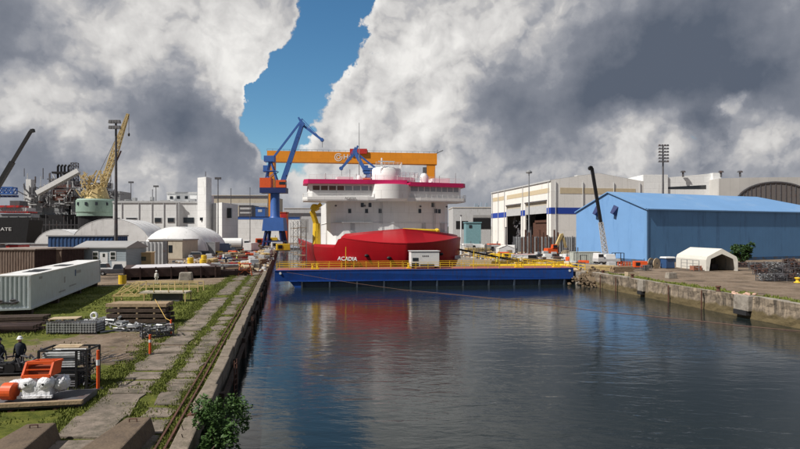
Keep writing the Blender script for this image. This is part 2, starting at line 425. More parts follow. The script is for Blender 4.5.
# crane rails sunk in the grass
r1 = MB()
for d in (.68, .98): r1.bar((xl(5)-d, 5, .05), (xl(95)-d, 95, .05), .07, .1)
tag(r1.build('crane_rail', 'rust'), 'pair of rusty rails along the grass beside the coping', 'rail')

# ---------------------------------------------------------------- right quay wall
qr = T('quay_wall', 'sunlit weathered right quay wall stained brown above the water', 'wall')
def quay_right_mat():
    m = mat('quay_pale', (.29,.235,.175), .92, var=.3, scale=.8, dirt=(.06,.05,.04), damt=.48, dscale=.55, streak=True, bump=.08, bscale=3)
    n, l = m.node_tree.nodes, m.node_tree.links; bs = n['Principled BSDF']
    src = bs.inputs['Base Color'].links[0].from_socket
    geo = n.new('ShaderNodeNewGeometry'); sp = n.new('ShaderNodeSeparateXYZ'); l.new(geo.outputs['Position'], sp.inputs[0])
    t = n.new('ShaderNodeTexNoise'); t.inputs['Scale'].default_value = .8; l.new(geo.outputs['Position'], t.inputs['Vector'])
    a = n.new('ShaderNodeMath'); a.operation = 'MULTIPLY_ADD'; a.inputs[1].default_value = -.9; l.new(t.outputs[0], a.inputs[0]); l.new(sp.outputs[2], a.inputs[2])
    r = n.new('ShaderNodeMapRange'); r.inputs[1].default_value = -1.75; r.inputs[2].default_value = -1.5; r.inputs[3].default_value = 1; r.inputs[4].default_value = 0
    l.new(a.outputs[0], r.inputs[0])
    mx = n.new('ShaderNodeMix'); mx.data_type = 'RGBA'; l.new(r.outputs[0], mx.inputs['Factor']); l.new(src, mx.inputs[6]); mx.inputs[7].default_value = (.13, .1, .05, 1)
    l.new(mx.outputs[2], bs.inputs['Base Color']); return m
QR = quay_right_mat()
vs = []; ny, nz = 260, 12
for i in range(ny+1):
    y = -60+i*(157/ny)
    for k in range(nz+1):
        z = .25-k*(4.6/nz)
        dd = noise.noise(Vector((y*1.1, z*1.6, 9)))*.14+noise.noise(Vector((y*.3, 2, z*.4)))*.2
        if z > -.5: dd -= .06
        zz = z+(noise.noise(Vector((y*.6, 0, 3)))*.16 if k == 0 else 0)
        vs.append((xr(y)+dd, y, zz))
mb = MB().add(vs, [(i*(nz+1)+k, i*(nz+1)+k+1, (i+1)*(nz+1)+k+1, (i+1)*(nz+1)+k) for i in range(ny) for k in range(nz)])
mb.build('wall_face', QR, qr)
mb = MB(); rr = random.Random(8); y = 20
while y < 97:
    L = rr.uniform(2, 5); j = lambda s=.08: rr.uniform(-s, s)
    mb.prism([(xr(y)+.1+j(), y), (xr(y)+.95+j(), y+j()), (xr(y+L-.05)+.95+j(), y+L-.05), (xr(y+L-.05)+.1+j(), y+L-.05+j())], -.3, .24+j(.1))
    y += L
mb.build('coping', 'concrete', qr, bevel=.05)
# buttress recess with hanging block, and drain pier
for y, w in ((59.5, 2.2), (79, 1.4)):
    MB().box(xr(y)-.5, xr(y)+.2, y-w/2, y+w/2, -1.3, .3, rz=.12).build('buttress', 'concrete', qr, bevel=.04)
    MB().box(xr(y)-.62, xr(y)+.1, y-w/2+.15, y+w/2-.15, -1.75, -1.25, rz=.12).build('fender_block', 'rubber', qr)
for y in (50, 66, 72.5, 86, 91):
    b = MB(); x = xr(y)-.35
    b.cyl((x, y, .1), (x, y, -3), .09, n=6); b.build('pipe', 'rust', qr)
# dock walls beyond the gate
dw = T('dock_wall', 'rough concrete dry dock wall on the far side behind the gate', 'wall')
MB().prism([(xR(97)-.02, 97.02), (xr(97)+.5, 97.02), (xr(97)+.5, 97.6), (xR(97)+.6, 97.6), (xR(330)+.6, 330), (xR(330)-.02, 330)], -9, .05).build('wall_face', 'concrete', dw)

# ---------------------------------------------------------------- grass blades
mb = MB(); rr = random.Random(11)
def blade(x, y, h, w):
    a = rr.uniform(0, 2*PI); dx, dy = math.cos(a)*w, math.sin(a)*w; lx, ly = rr.uniform(-.4, .4)*h, rr.uniform(-.4, .4)*h
    mb.add([(x-dx, y-dy, 0), (x+dx, y+dy, 0), (x+lx, y+ly, h)], [(0, 1, 2)])
def gtuft(x, y, n, h, r, w=.02):
    for _ in range(n): blade(x+rr.gauss(0, r), y+rr.gauss(0, r), h*rr.uniform(.4, 1.2), w*(1+y/40))
def bare(x, y):
    return min(math.hypot(x+17.5, y-34)/7.5, math.hypot(x+19, y-27.5)/4.5, math.hypot(x+24, y-20)/6.5)
for _ in range(9000):
    y = 12+62*rr.random()**1.5; x = xl(y)-rr.uniform(4.6, 34)
    if bare(x, y) < 1 and rr.random() < .93: continue
    if x < XX(-25, y): continue
    k = noise.noise(Vector((x*.35, y*.35, 0)))
    if k < -.12: continue
    gtuft(x, y, int(8+k*16), .10+.2*max(0, k), .22+y*.004)
for _ in range(12000):        # strips between the lanes
    y = 11+80*rr.random()**1.4; s = rr.choice(((.55, 1.15), (2.05, 2.85), (2.05, 2.85), (4.35, 5.2), (4.4, 5.8), (1.0, 1.3), (1.2, 4.4)))
    d = rr.uniform(*s)
    if noise.noise(Vector((d*2, y*.5, 4))) < (.22 if s == (1.2, 4.4) else -.2): continue
    gtuft(xl(y)-d, y, 9, .105, .08+y*.002)
for _ in range(900):
    y = 40+58*rr.random(); e = rr.uniform(1.0, 3.8)
    if noise.noise(Vector((e, y*.3, 8))) < .0: continue
    gtuft(xr(y)+e, y, 8, .28, .25, .035)
mb.build('grass', 'grassblade', kind='stuff')
o = mb = None

# weeds at edges of the coping: bushes
def leafy(root, c, rx, ry, rz_, n, ls, m='leaf', seed=1, name='foliage'):
    r = random.Random(seed); b = MB()
    cl = [(Vector((r.uniform(-1, 1)*rx*.8, r.uniform(-1, 1)*ry*.8, r.uniform(-.8, 1)*rz_*.85)), r.uniform(.14, .42)) for _ in range(34)]
    for _ in range(n):
        cc, cr = r.choice(cl)
        d = Vector((r.gauss(0, 1), r.gauss(0, 1), r.gauss(0, 1))).normalized()*cr*(.55+.5*r.random())
        p = Vector(c)+cc+Vector((d.x*rx, d.y*ry, d.z*rz_))
        u = Vector((r.gauss(0, 1), r.gauss(0, 1), r.gauss(0, .6))).normalized(); w = u.cross(Vector((r.gauss(0, 1), r.gauss(0, 1), r.gauss(0, 1)))).normalized()
        s = ls*r.uniform(.6, 1.4)
        b.add([p-u*s, p+w*s*.45, p+u*s, p-w*s*.45], [(0, 1, 2, 3)])
    b.build(name, m, root)
def trunky(root, c, n, h, seed=2, r0=.05):
    r = random.Random(seed); b = MB()
    for _ in range(n):
        a = r.uniform(0, 2*PI); e = r.uniform(.2, .6)*h
        p1 = (c[0]+math.cos(a)*e*.5, c[1]+math.sin(a)*e*.5, c[2]+h*.5); p2 = (c[0]+math.cos(a)*e, c[1]+math.sin(a)*e, c[2]+h*r.uniform(.8, 1))
        b.cyl(c, p1, r0, r0*.7, n=5); b.cyl(p1, p2, r0*.7, r0*.3, n=5)
    b.build('stem', 'bark', root)
y = 19.0
t = T('bush', 'green leafy bush growing out over the water from the quay wall at the bottom', 'bush', (xl(y)+1.0, y, -1.1))
leafy(t, (0, 0, 1.1), .82, 1.0, 1.35, 5200, .065, 'leaf', 4); trunky(t, (-.9, 0, -.3), 8, 1.8)
y = 21.5
t = T('bush', 'small green sprig on the quay wall just beyond the large bush', 'bush', (xl(y)+.45, y, -.8))
leafy(t, (0, 0, .4), .5, .7, .55, 1500, .06, 'leaf', 5); trunky(t, (-.3, 0, -.4), 5, .7)
t = T('tree', 'dark green small tree between the white tent and the blue shed', 'tree', (XX(742, 118), 118, 0))
leafy(t, (0, 0, 2.6), 2.0, 1.8, 2.0, 3500, .24, 'leafdark', 6, 'crown'); trunky(t, (0, 0, 0), 7, 3, r0=.12)

# ================================================================ SHIP
ship = T('ship', 'red hulled white ship with magenta bridge roof standing in the dry dock', 'ship', (1.3, 105, 0), A)
def hull_pts():
    pts = []
    for s in (-1, 1):
        seq = []
        for i in range(0, 25):
            u = math.sin(PI/2*i/24)**.85; x = 16.4*u; y = 20*(.36*u**1.25+.64*u**6); seq.append((s*x, y))
        for yy in (23, 30, 45, 70, 110, 150): seq.append((s*16.4, yy))
        pts.append(seq)
    return pts[0][::-1]+pts[1][1:]
HP = hull_pts()
def top_z(x, y):
    lim = 12.0 if x < 0 else 15.6
    base = 7.75-1.35*(abs(x)/15)**1.15
    if abs(x) <= lim: return base
    if abs(x) <= lim+.9: return base+(4.55-base)*(abs(x)-lim)/.9
    return 4.55
def ring(z, shrink, back):
    return [(x*shrink, y+back, z) for x, y in HP]
# finer sampling for the step
def lvl(f): return [f(x, y) for x, y in HP]
levels = [lvl(lambda x, y: (x*.72, y+9, -9)), lvl(lambda x, y: (x*.9, y+2.2, -3)), lvl(lambda x, y: (x*.985, y+.35, 2.0)),
          lvl(lambda x, y: (x, y, min(4.95+.9*min(1.6, (x/11)**2), top_z(x, y)-.5)))]
lv5 = lvl(lambda x, y: (x*(.93+.07*min(1, (y/22)**2)), y+2.5*(1-min(1, abs(x)/16.4)**2), top_z(x, y)))
levels.append([(x*1.004, y-.12, z-.45) for x, y, z in lv5])
levels.append(lv5)
levels.append([(x*.985, y+.25, z) for x, y, z in lv5])
levels.append([(x*.985, y+.3, 4.0) for x, y, z in lv5])
n = len(HP); mb = MB()
# refine horizontally
def refine(L):
    out = []
    for a, b in zip(L, L[1:]):
        for k in range(4): t_ = k/4; out.append(tuple(a[i]+(b[i]-a[i])*t_ for i in range(3)))
    out.append(L[-1]); return out
lv = [refine(L) for L in levels]; n = len(lv[0]); vs = [p for L in lv for p in L]
mb.add(vs, [(j*n+i, j*n+i+1, (j+1)*n+i+1, (j+1)*n+i) for j in range(len(lv)-1) for i in range(n-1)])
h = mb.build('hull', 'red', ship, smooth=True)
es = h.modifiers.new('e', 'EDGE_SPLIT'); es.split_angle = math.radians(34)
MB().prism([(x*.97, y+1.2) for x, y in HP], 3.9, 4.05).build('deck', 'grey', ship)
# rubbing knuckle and hawse
b = MB(); kk = lv[3]
for a_, b_ in zip(kk, kk[1:]):
    if abs(a_[0]) < 11.5 and a_[2] > 4.9: b.bar(a_, b_, .1)
b.build('knuckle', 'red', ship)
for x, z in ((-7.2, 2.6), (7.5, 2.8), (-3.2, 2.2)):
    yy = 20*(.36*(abs(x)/16.4)**1.25+.64*(abs(x)/16.4)**6)
    MB().blob((x, yy+.15, z), .45, .35, .3, 0, n=6).build('hawse_pipe', 'black', ship)
def hull_y(x): u = abs(x)/16.4; return 20*(.36*u**1.25+.64*u**6)+.15
for sx in (-1, 1):
    x0 = -10.6 if sx < 0 else 12.4; sl = (hull_y(x0+1.3)-hull_y(x0-1.3))/2.6; ang = math.atan(sl)
    text('ACADIA', 'lettering', 'white', ship, (x0, (hull_y(x0+1.3)+hull_y(x0-1.3))/2-.28, 1.9), 1.05, (PI/2, 0, ang), .1, .0, 1.25)
# superstructure
PO = [(-13.4, 40), (-13.4, 18.6), (-12.9, 16.6), (-11.9, 15.4), (-10.4, 14.7), (0, 13.2), (10.4, 14.7), (11.9, 15.4), (12.9, 16.6), (13.4, 18.6), (13.4, 40)]
sup = MB().prism(PO, 4.05, 13.55).build('superstructure', 'shipwhite', ship)
def front_y(x): return 13.2+abs(x)/10.4*1.5
for (px, py) in ((349.6,211),(366.6,211),(380,211),(419.7,211),(435.6,211),(441.5,211.3),(362,205),(370,205),(432.6,205)):
    # solve local x
    best = min((abs((1.3+x*math.cos(A)-front_y(x)*math.sin(A))/(105+x*math.sin(A)+front_y(x)*math.cos(A))*F+400-px), x) for x in [i*.1 for i in range(-104, 105)])[1]
    x = best; D = 105+x*math.sin(A)+front_y(x)*math.cos(A); z = ZZ(py, D); yy = front_y(x)
    ang = math.atan(1.5/10.4)*(1 if x > 0 else -1)
    f = MB().box(x-.42, x+.42, yy-.06, yy+.1, z-.55, z+.55, rz=ang).build('window', 'shipwhite', ship)
    MB().box(x-.32, x+.32, yy-.1, yy+.0, z-.45, z+.45, rz=ang).build('pane', 'glass', f)
# weld seams / deck ledge
MB().prism([(x*1.01, y-.12) for x, y in PO], 9.0, 9.07).build('ledge', 'shipwhite', ship)
# bridge
BO = [(-18.3, 20), (-18.3, 14.4), (-17.5, 13.6), (-5.5, 12.3), (5.5, 12.3), (15.1, 13.4), (15.8, 14.2), (15.8, 20), (12, 24), (-12, 24)]
slabp = [(x*1.02, y-.35) for x, y in BO]
MB().prism(slabp, 13.55, 13.75).build('bridge_deck', 'shipwhite', ship)
mb = MB()
for a_, b_ in zip(slabp, slabp[1:]): mb.bar((*a_, 14.05), (*b_, 14.05), .1, .6)
mb.build('bulwark', 'shipwhite', ship)
rail(ship, [(*p_, 14.3) for p_ in slabp], .75, .03, 1.2, 'shipwhite', 'bridge_railing')
bi = [(x*.965, y+.5) for x, y in BO]
MB().prism(bi, 13.76, 17.05).build('bridge_wall', 'shipwhite', ship)
# bridge windows along the front
def lerp2(a, b, t): return (a[0]+(b[0]-a[0])*t, a[1]+(b[1]-a[1])*t)
for seg, cnt, mm in (((bi[0], bi[1]), 2, 'brownglass'), ((bi[2], bi[3]), 7, 'brownglass'), ((bi[3], bi[4]), 6, 'paleglass'), ((bi[4], bi[5]), 7, 'paleglass')):
    a_, b_ = seg; ang = math.atan2(b_[1]-a_[1], b_[0]-a_[0]); L = math.hypot(b_[0]-a_[0], b_[1]-a_[1])
    for k in range(cnt):
        c = lerp2(a_, b_, (k+.5)/cnt); w = L/cnt*.84; mt = mm if (k < 4 or mm != 'brownglass') else 'paleglass'
        MB().box(c[0]-w/2, c[0]+w/2, c[1]-.05, c[1]+.05, 15.75, 16.65, rz=ang, c=c).build('bridge_window', mt, ship)
# left pane strip roof in magenta, two pieces
MB().prism([(x*1.015, y-.3) for x, y in BO[:4]]+[(2.6, 11.7), (2.6, 24), (-12, 24.3)], 17.06, 17.95).build('bridge_roof', 'magenta', ship)
MB().prism([(3.3, 11.75), (5.6, 11.95)]+[(x*1.015, y-.3) for x, y in BO[5:9]]+[(3.3, 24)], 16.75, 17.6).build('bridge_roof', 'magenta', ship)
MB().lathe([(0, 13.5), (4.2, 13.5), (4.7, 14.0), (4.7, 17.0), (0, 17.0)], (-.6, 15.0, 0), 28).build('lookout_turret', 'shipwhite', ship, smooth=2)
MB().lathe([(3.15, 17.95), (3.15, 20.6), (2.9, 20.9), (0, 20.9)], (-.8, 17, 0), 28).build('funnel_tower', 'shipwhite', ship, smooth=2)
MB().lathe([(4.4, 17.95), (4.4, 18.9), (0, 18.9)], (1.6, 19, 0), 28).build('upper_house', 'shipwhite', ship, smooth=2)
rail(ship, [(-17.5, 14, 17.95), (-5, 12.6, 17.95), (5, 12.6, 17.95), (14.9, 13.8, 17.6)], m='shipwhite')
rail(ship, [(-3.6, 14, 20.9), (2, 14, 20.9), (2.6, 20, 20.9)], m='shipwhite', step=1)
rail(ship, [(2, 14.5, 18.9), (6, 16, 18.9), (6, 22, 18.9)], m='shipwhite', step=1)
b = MB()
for x, y, h_ in ((-14, 16, 1.6), (-9, 15, 2.4), (-7.6, 15, 1.5), (-4.6, 15, 2.8), (5, 15, 2.0), (9.5, 15, 2.8), (10.8, 16, 1.5), (14.5, 16, 2.2)): b.cyl((x, y, 17.5), (x, y, 17.9+h_), .06, n=5)
b.build('antenna', 'galv', ship)
MB().cyl((-6.5, 19, 17.9), (-6.5, 19, 31), .12, .05, n=6).build('mast', 'galv', ship)
MB().cyl((-1.8, 17.3, 20.9), (-1.8, 17.3, 23.2), .16, n=6).build('mast', 'shipwhite', ship)
text('ACADIA', 'lettering', 'black', ship, (-9.2, 12.12, 14.05), .62, (PI/2, 0, -math.atan(1.3/12)), .03)
# deck fittings on the superstructure
for x in (-8.5, 6.8, 11.2):
    yy = front_y(x); d_ = MB().box(x-.45, x+.45, yy-.12, yy+.1, 7.2, 9.1).build('door', 'lgrey', ship)
    MB().box(x-.7, x+.7, yy-.9, yy, 7.05, 7.18).build('landing', 'grey', ship)
b = MB()
for x in (-2.6, 9.2):
    yy = front_y(x)-.2
    for s_ in (-.25, .25): b.bar((x+s_, yy, 5), (x+s_, yy, 13.5), .05)
    for k in range(24): b.bar((x-.25, yy, 5.2+k*.35), (x+.25, yy, 5.2+k*.35), .04)
b.build('ladder', 'lgrey', ship)
rail(ship, [(-12.5, 15.6, 9.1), (-10.4, 14.4, 9.1), (-4.5, 13.6, 9.1)], 1.0, .03, 1.2, 'shipwhite', 'walkway_railing')
MB().prism([(-12.9, 15.6), (-10.5, 13.9), (-4.5, 13.0), (-4.5, 13.9), (-10.4, 14.8), (-11.9, 15.6)], 9.08, 9.16).build('walkway', 'lgrey', ship)
for x in (-12, -6, 6, 12): MB().blob((x, front_y(min(10.4, abs(x)))-.3, 12.6), .25, .25, .2, 0, n=5).build('deck_light', 'dgrey', ship)
MB().lathe([(1.0, 17.95), (1.0, 19.2), (.6, 19.9), (0, 20.1)], (7.6, 17, 0), 18).build('radar_dome', 'shipwhite', ship, smooth=2)
MB().lathe([(.7, 17.95), (.7, 18.6), (.4, 19.2), (0, 19.3)], (-6.8, 17, 0), 18).build('radar_dome', 'shipwhite', ship, smooth=2)
MB().box(9.5, 13.5, 17, 21, 17.6, 19).build('roof_house', 'shipwhite', ship)
MB().box(-11.5, -8, 17, 21, 17.95, 18.9).build('roof_house', 'shipwhite', ship)
MB().bar((-2.6, 17, 22.4), (1.0, 17, 22.4), .12, .3).build('radar_scanner', 'lgrey', ship)
# yellow gear at the side and boom on the foredeck
b = MB(); b.cyl((-15.6, 21, 4.4), (-15.6, 21, 9.0), .9, .8, n=10); b.bar((-15.6, 21, 8.6), (-16.6, 20.0, 11.6), .9, .8); b.bar((-16.7, 20, 11.4), (-14.7, 19.6, 13.2), .9, .7)
b.blob((-16.0, 20.2, 12.4), 1.0, .7, .8, .1, n=6); b.build('davit', 'yellow', ship, bevel=.08)
MB().cyl((1, 8, 7.55), (8.2, 9.5, 7.35), .33, n=10).build('crane_boom', 'yellow', ship)
MB().blob((8.5, 9.6, 7.35), .6, .55, .5, .1, n=7).build('boom_head', 'yellow', ship)
MB().cyl((8, 9.6, 4), (8, 9.6, 7.0), .5, n=8).build('pedestal', 'yellow', ship)

# ================================================================ DOCK GATE
GA, GB = Vector((-20.5, 91.6, 0)), Vector((31.3, 98.3, 0))
ga = math.atan2(GB.y-GA.y, GB.x-GA.x); GL = (GB-GA).length
gate = T('dock_gate', 'long blue floating steel dock gate with yellow handrails in front of the ship', 'gate', GA, ga)
MB().add([(0,0,.77),(GL-.9,0,.77),(GL,3,.77),(GL,6,.77),(0,6,.77),(0,0,-1.05),(GL-.9,0,-1.05),(GL-1.5,3,-1.6),(GL-1.5,6,-1.6),(2.4,6,-1.6),(2.2,.2,-1.05)],
         [(0,1,2,3,4),(0,10,5),(0,5,6,1) if 0 else (0,10,6,1),(1,6,7,2),(2,7,8,3),(3,8,9,4),(4,9,10,0),(10,9,8,7,6)]).build('gate_deck_box', 'gateblue', gate)
MB().box(0, GL-.9, -.05, 0-.002, .66, .74).build('rubbing_strip', 'gateblue', gate)
MB().box(2.4, GL-1.5, -.12, .2, -1.13, -1.0).build('ledge', 'gateblue', gate)
MB().box(4.2, GL-2, .28, 5.5, -4, -1.06).build('lower_hull', 'gatedark', gate)
for k in range(11):
    x = 4.4+k*(GL-7)/10
    MB().box(x-.13, x+.13, -.1, .28, -4, -1.135).build('stiffener', 'gatedark', gate)
MB().add([(2.4,.1,-1.06),(4.3,.1,-1.06),(4.3,5.4,-1.06),(2.4,5.4,-1.06),(4.3,.1,-3.4),(4.3,5.4,-3.4)], [(0,4,1),(3,2,5),(0,3,5,4)]).build('end_knee', 'gateblue', gate)
MB().box(.15, GL-.3, .25, 5.8, .775, .81).build('deck_surface', mat('deck_red', (.3,.1,.08), .8, var=.2), gate)
MB().cyl((.9, -.06, .3), (.9, .02, .3), .2, n=12).build('draught_mark', 'white', gate)
MB().cyl((GL-1.6, -.06, .3), (GL-1.6, .02, .3), .2, n=12).build('draught_mark', 'white', gate)
def yrail(parent, y, z, x0, x1, nm='handrail'):
    k = int((x1-x0)/2.1); b = MB()
    for i in range(k+1):
        x = x0+(x1-x0)*i/k; b.bar((x, y, z), (x, y, z+1.12), .07)
    for q in (.4, .76, 1.12): b.bar((x0, y, z+q), (x1, y, z+q), .06)
    b.build(nm, 'yellow', parent)
yrail(gate, .3, .8, .3, GL-1.5); yrail(gate, 5.6, .8, .3, GL-.3)
for k, x in enumerate((6.5, 22.8, 42, 49)):
    b = MB()
    b.box(x-.7, x+.7, 1.4, 2.2, .82, 1.0)
    for s in (-.4, .4): b.cyl((x+s, 1.8, 1.0), (x+s, 1.8, 1.62), .18, n=8); b.cyl((x+s, 1.8, 1.62), (x+s, 1.8, 1.7), .26, n=8)
    b.build('mooring_bollard', 'yellow', gate)
for k, x in enumerate((11.6, 33.5, 38)):
    MB().cyl((x, .3, .8), (x, .3, 4.6 if k == 0 else 4.0), .06, n=6).build('light_pole', 'yellow', gate)
# pump cabin on the gate
D = 95; cx = XX(425.5, D)
cab = T('pump_cabin', 'small white control cabin standing on the blue dock gate', 'cabin', (cx, 95.9, .81), ga)
MB().box(-2.45, 2.45, 0, 2.6, .35, 2.95).build('body', 'white', cab, bevel=.03)
MB().box(-2.6, 2.6, -.1, 2.7, 2.952, 3.03).build('roof', 'white', cab)
MB().box(-2.2, -1.2, -.04, .05, 1.3, 1.85).build('window', 'glass', cab)
MB().box(-2.35, -1.15, -.05, .05, .45, .95).build('vent', 'black', cab)
MB().box(-.9, 1.5, -.05, .05, .36, .8).build('louvre_panel', 'dgrey', cab)
for x in (-.5, -.2, .1, .4): MB().box(x, x+.17, -.03, .03, 2.05, 2.25).build('mark', 'dgrey', cab)
for x in (-2.2, 2.2): MB().box(x-.15, x+.15, .2, 2.4, 0, .35).build('skid', 'dgrey', cab)
# rope over water
pts = [Vector((-18.5, 91.4, .5)), Vector((-8, 90.3, -1.1)), Vector((0, 88.5, -2.02))]
for px, py in ((450,294),(500,299),(550,305),(600,311),(650,316),(700,321),(750,326.5),(800,331)):
    D = F*(CAMZ+2.06)/(py-HY); pts.append(Vector((XX(px, D), D, -2.06)))
pts.append(Vector((xr(49)+.1, 49, -1.7)))
tag(MB().tube(pts, .024, 5).build('rope', 'ropered'), 'long reddish floating rope crossing the water to the right quay', 'rope')

# ================================================================ GANTRY
D = 400; k = D/F
gx0, gx1 = XX(267, D), XX(437, D*1.0); zt, zb = ZZ(150.5, D), ZZ(161.5, D)
gan = T('gantry_crane', 'huge orange gantry crane spanning behind the ship', 'crane', (gx0, D, 0), math.radians(-0.0))
W = gx1-gx0; drop = 2.0
def slope(x): return -drop*x/W
b = MB(); b.add([(0,0,zb),(W,0,zb-drop),(W,7,zb-drop),(0,7,zb),(0,0,zt),(W,0,zt-drop),(W,7,zt-drop),(0,7,zt)], [(3,2,1,0),(4,5,6,7),(0,1,5,4),(1,2,6,5),(2,3,7,6),(3,0,4,7)])
b.build('girder', 'orange', gan)
MB().box(W-7.2, W-1.2, .5, 6.5, 0, zb-drop-.01).build('leg', 'orange', gan)
MB().box(1.0, 5.0, .5, 6.5, 0, zb-.01).build('leg', 'orange', gan)
MB().box(-1, 7.5, -4, 10, 0, 3).build('bogie', 'dgrey', gan)
MB().box(W-9, W+1, -4, 10, 0, 3).build('bogie', 'dgrey', gan)
MB().box(W-10, W-7.3, 1, 4, 44, 54).build('lift_shaft', 'dgrey', gan)
MB().box(XX(350, D)-gx0, XX(367, D)-gx0, -1.5, 8.5, zt-2.4, zt+1.1).build('trolley', 'redpaint', gan)
b = MB()
for x in range(0, int(W), 4): b.bar((x, 0, zt+slope(x)), (x, 0, zt+1.1+slope(x)), .15)
b.bar((0, 0, zt+1.1), (W, 0, zt+1.1-drop), .15); b.build('handrail', 'dgrey', gan)
b = MB(); b.bar((W-1, 2, zt-drop), (W+4.5, 2, zt-drop+2.4), .5); b.bar((W+.5, 2, zt-drop), (W+.5, 2, zt+1), .3); b.build('jib', 'dgrey', gan)
# emblem and letters on the girder
ex = XX(338.5, D)-gx0; ez = (zt+zb)/2+slope(ex)
for r0, n0 in ((2.6, 24), (1.35, 16)):
    b = MB()
    for i in range(n0):
        if r0 > 2 and i in (1, 2): continue
        a0, a1 = 2*PI*i/n0, 2*PI*(i+1)/n0
        b.bar((ex+r0*math.cos(a0), -.08, ez+r0*math.sin(a0)), (ex+r0*math.cos(a1), -.08, ez+r0*math.sin(a1)), .12, .55)
    b.build('emblem', 'white', gan)
text('Ha', 'lettering', 'white', gan, (XX(347.5, D)-gx0, -.1, ez), 5.2, ext=.05, bold=.06)

# ================================================================ HARBOUR CRANES
def harbour_crane(root, P, col='craneblue'):
    """P: local x/z positions of boom foot, head, fly jib end, stay foot"""
    b = MB()
    for sx in (-5, 5):
        for sy in (-5, 5): b.bar((sx, sy, 0), (sx*.75, sy*.75, 8), 1.3)
    for s in (-5, 5): b.bar((-5, s, 2.4), (5, s, 2.4), .9); b.bar((s, -5, 2.4), (s, 5, 2.4), .9)
    b.build('portal_leg', 'cranenavy', root)
    MB().box(-5.8, 5.8, -5, 5, 8, 15, taper=.6).build('portal', col, root)
    MB().lathe([(3.1, 15), (2.5, 16), (2.4, 30), (0, 30)], n=18).build('column', col, root, smooth=2)
    MB().box(-7.4, 6.4, -3.5, 3.5, 28.2, 31).build('slewing_platform', 'cranenavy', root)
    MB().box(-7.4, -1.5, -3.4, 3.4, 31.01, 36.2).build('machinery_house', 'ored', root)
    MB().box(1.2, 6.3, -3.6, -.2, 31.01, 35).build('cab', 'ored', root)
    MB().box(3, 6.5, -3.7, -.5, 32.6, 34).build('cab_window', 'glass', root)
    b = MB()
    for sy in (-2, 2):
        b.bar((-4.5, sy, 36.2), (-2.5, sy*.6, P['ap'][1]), .7); b.bar((2.5, sy, 31), (-2.5, sy*.6, P['ap'][1]), .7)
        b.bar((-6, sy, 40), (1, sy, 40), .4); b.bar((-3.6, sy, 36), (1.6, sy, 40), .35)
    b.box(-5.5, 0, -2.2, 2.2, P['ap'][1]-1.5, P['ap'][1]+1.6); b.box(-6, -3.2, -1.6, 1.6, 39.5, 43)
    b.build('a_frame', col, root)
    f, hd, e = P['foot'], P['head'], P['end']
    b = MB()
    for sy in (-1, 1):
        mid = ((f[0]+hd[0])/2, (f[1]+hd[1])/2)
        b.bar((f[0], sy*1.9, f[1]), (hd[0], sy*.7, hd[1]), 1.0, 1.9)
    for t_ in (.2, .4, .6, .8): b.bar((f[0]+(hd[0]-f[0])*t_, -1.5, f[1]+(hd[1]-f[1])*t_), (f[0]+(hd[0]-f[0])*t_, 1.5, f[1]+(hd[1]-f[1])*t_), .6)
    b.build('boom', col, root)
    b = MB(); b.bar((P['ap'][0], 0, P['ap'][1]), (hd[0]-1.0, 0, hd[1]+1.2), .8, 1.0); b.build('stay', col, root)
    b = MB(); d = Vector((e[0]-hd[0], 0, e[1]-hd[1])); bk = Vector((hd[0], 0, hd[1]))-d*.18+Vector((0, 0, 2.4))
    b.bar((hd[0], 0, hd[1]), (e[0], 0, e[1]), .9, 1.2); b.bar(bk, (hd[0], 0, hd[1]), .9); b.bar(bk, (hd[0]+d.x*.6, 0, hd[1]+d.z*.6+.5), .3)
    b.bar((hd[0]-.8, 0, hd[1]), (hd[0], 0, hd[1]+3.2), .6); b.bar((hd[0], 0, hd[1]+3.2), (e[0], 0, e[1]), .3)
    b.cyl((e[0], -1, e[1]), (e[0], 1, e[1]), 1.0, n=12); b.cyl((hd[0], -1.2, hd[1]), (hd[0], 1.2, hd[1]), 1.3, n=12)
    b.build('fly_jib', col, root)
    MB().cyl((e[0]+.2, 0, e[1]), (e[0]+.2, 0, max(e[1]-4, 5)), .1, n=4).build('hoist_rope', 'black', root)
    if 'cw' in P:
        c = P['cw']; MB().blob((c[0], 0, c[1]), 3.4, 1.8, 1.9, .05, n=8).build('counterweight', 'cranenavy', root)
        MB().bar((-1, 0, c[1]-.3), (c[0], 0, c[1]), 1.2).build('counterweight_arm', col, root)
t = T('harbour_crane', 'tall blue jib crane with orange cab beside the dock, jib raised right', 'crane', (XX(275, 300), 300, 0))
harbour_crane(t, dict(foot=(3.2, 31.5), head=(14.5, 65), end=(25.2, 56.8), ap=(-1.5, 46.5)))
t = T('harbour_crane', 'blue crane behind the ship with drooping jib and counterweight in front of gantry', 'crane', (XX(374, 300), 300, 0))
harbour_crane(t, dict(foot=(0, 32), head=(-10, 49.8), end=(-17.6, 41.5), ap=(3.0, 40.0), cw=(6.5, 40.6)))

# ================================================================ RIGHT: blue shed
def wall_pts(o, ux, uy): pass
bs_o = Vector((57.0, 129.5, 0)); bang = math.atan(.4)
shed = T('blue_shed', 'large light blue corrugated fabric shed with low gable roof on the right quay', 'shed', bs_o, bang)
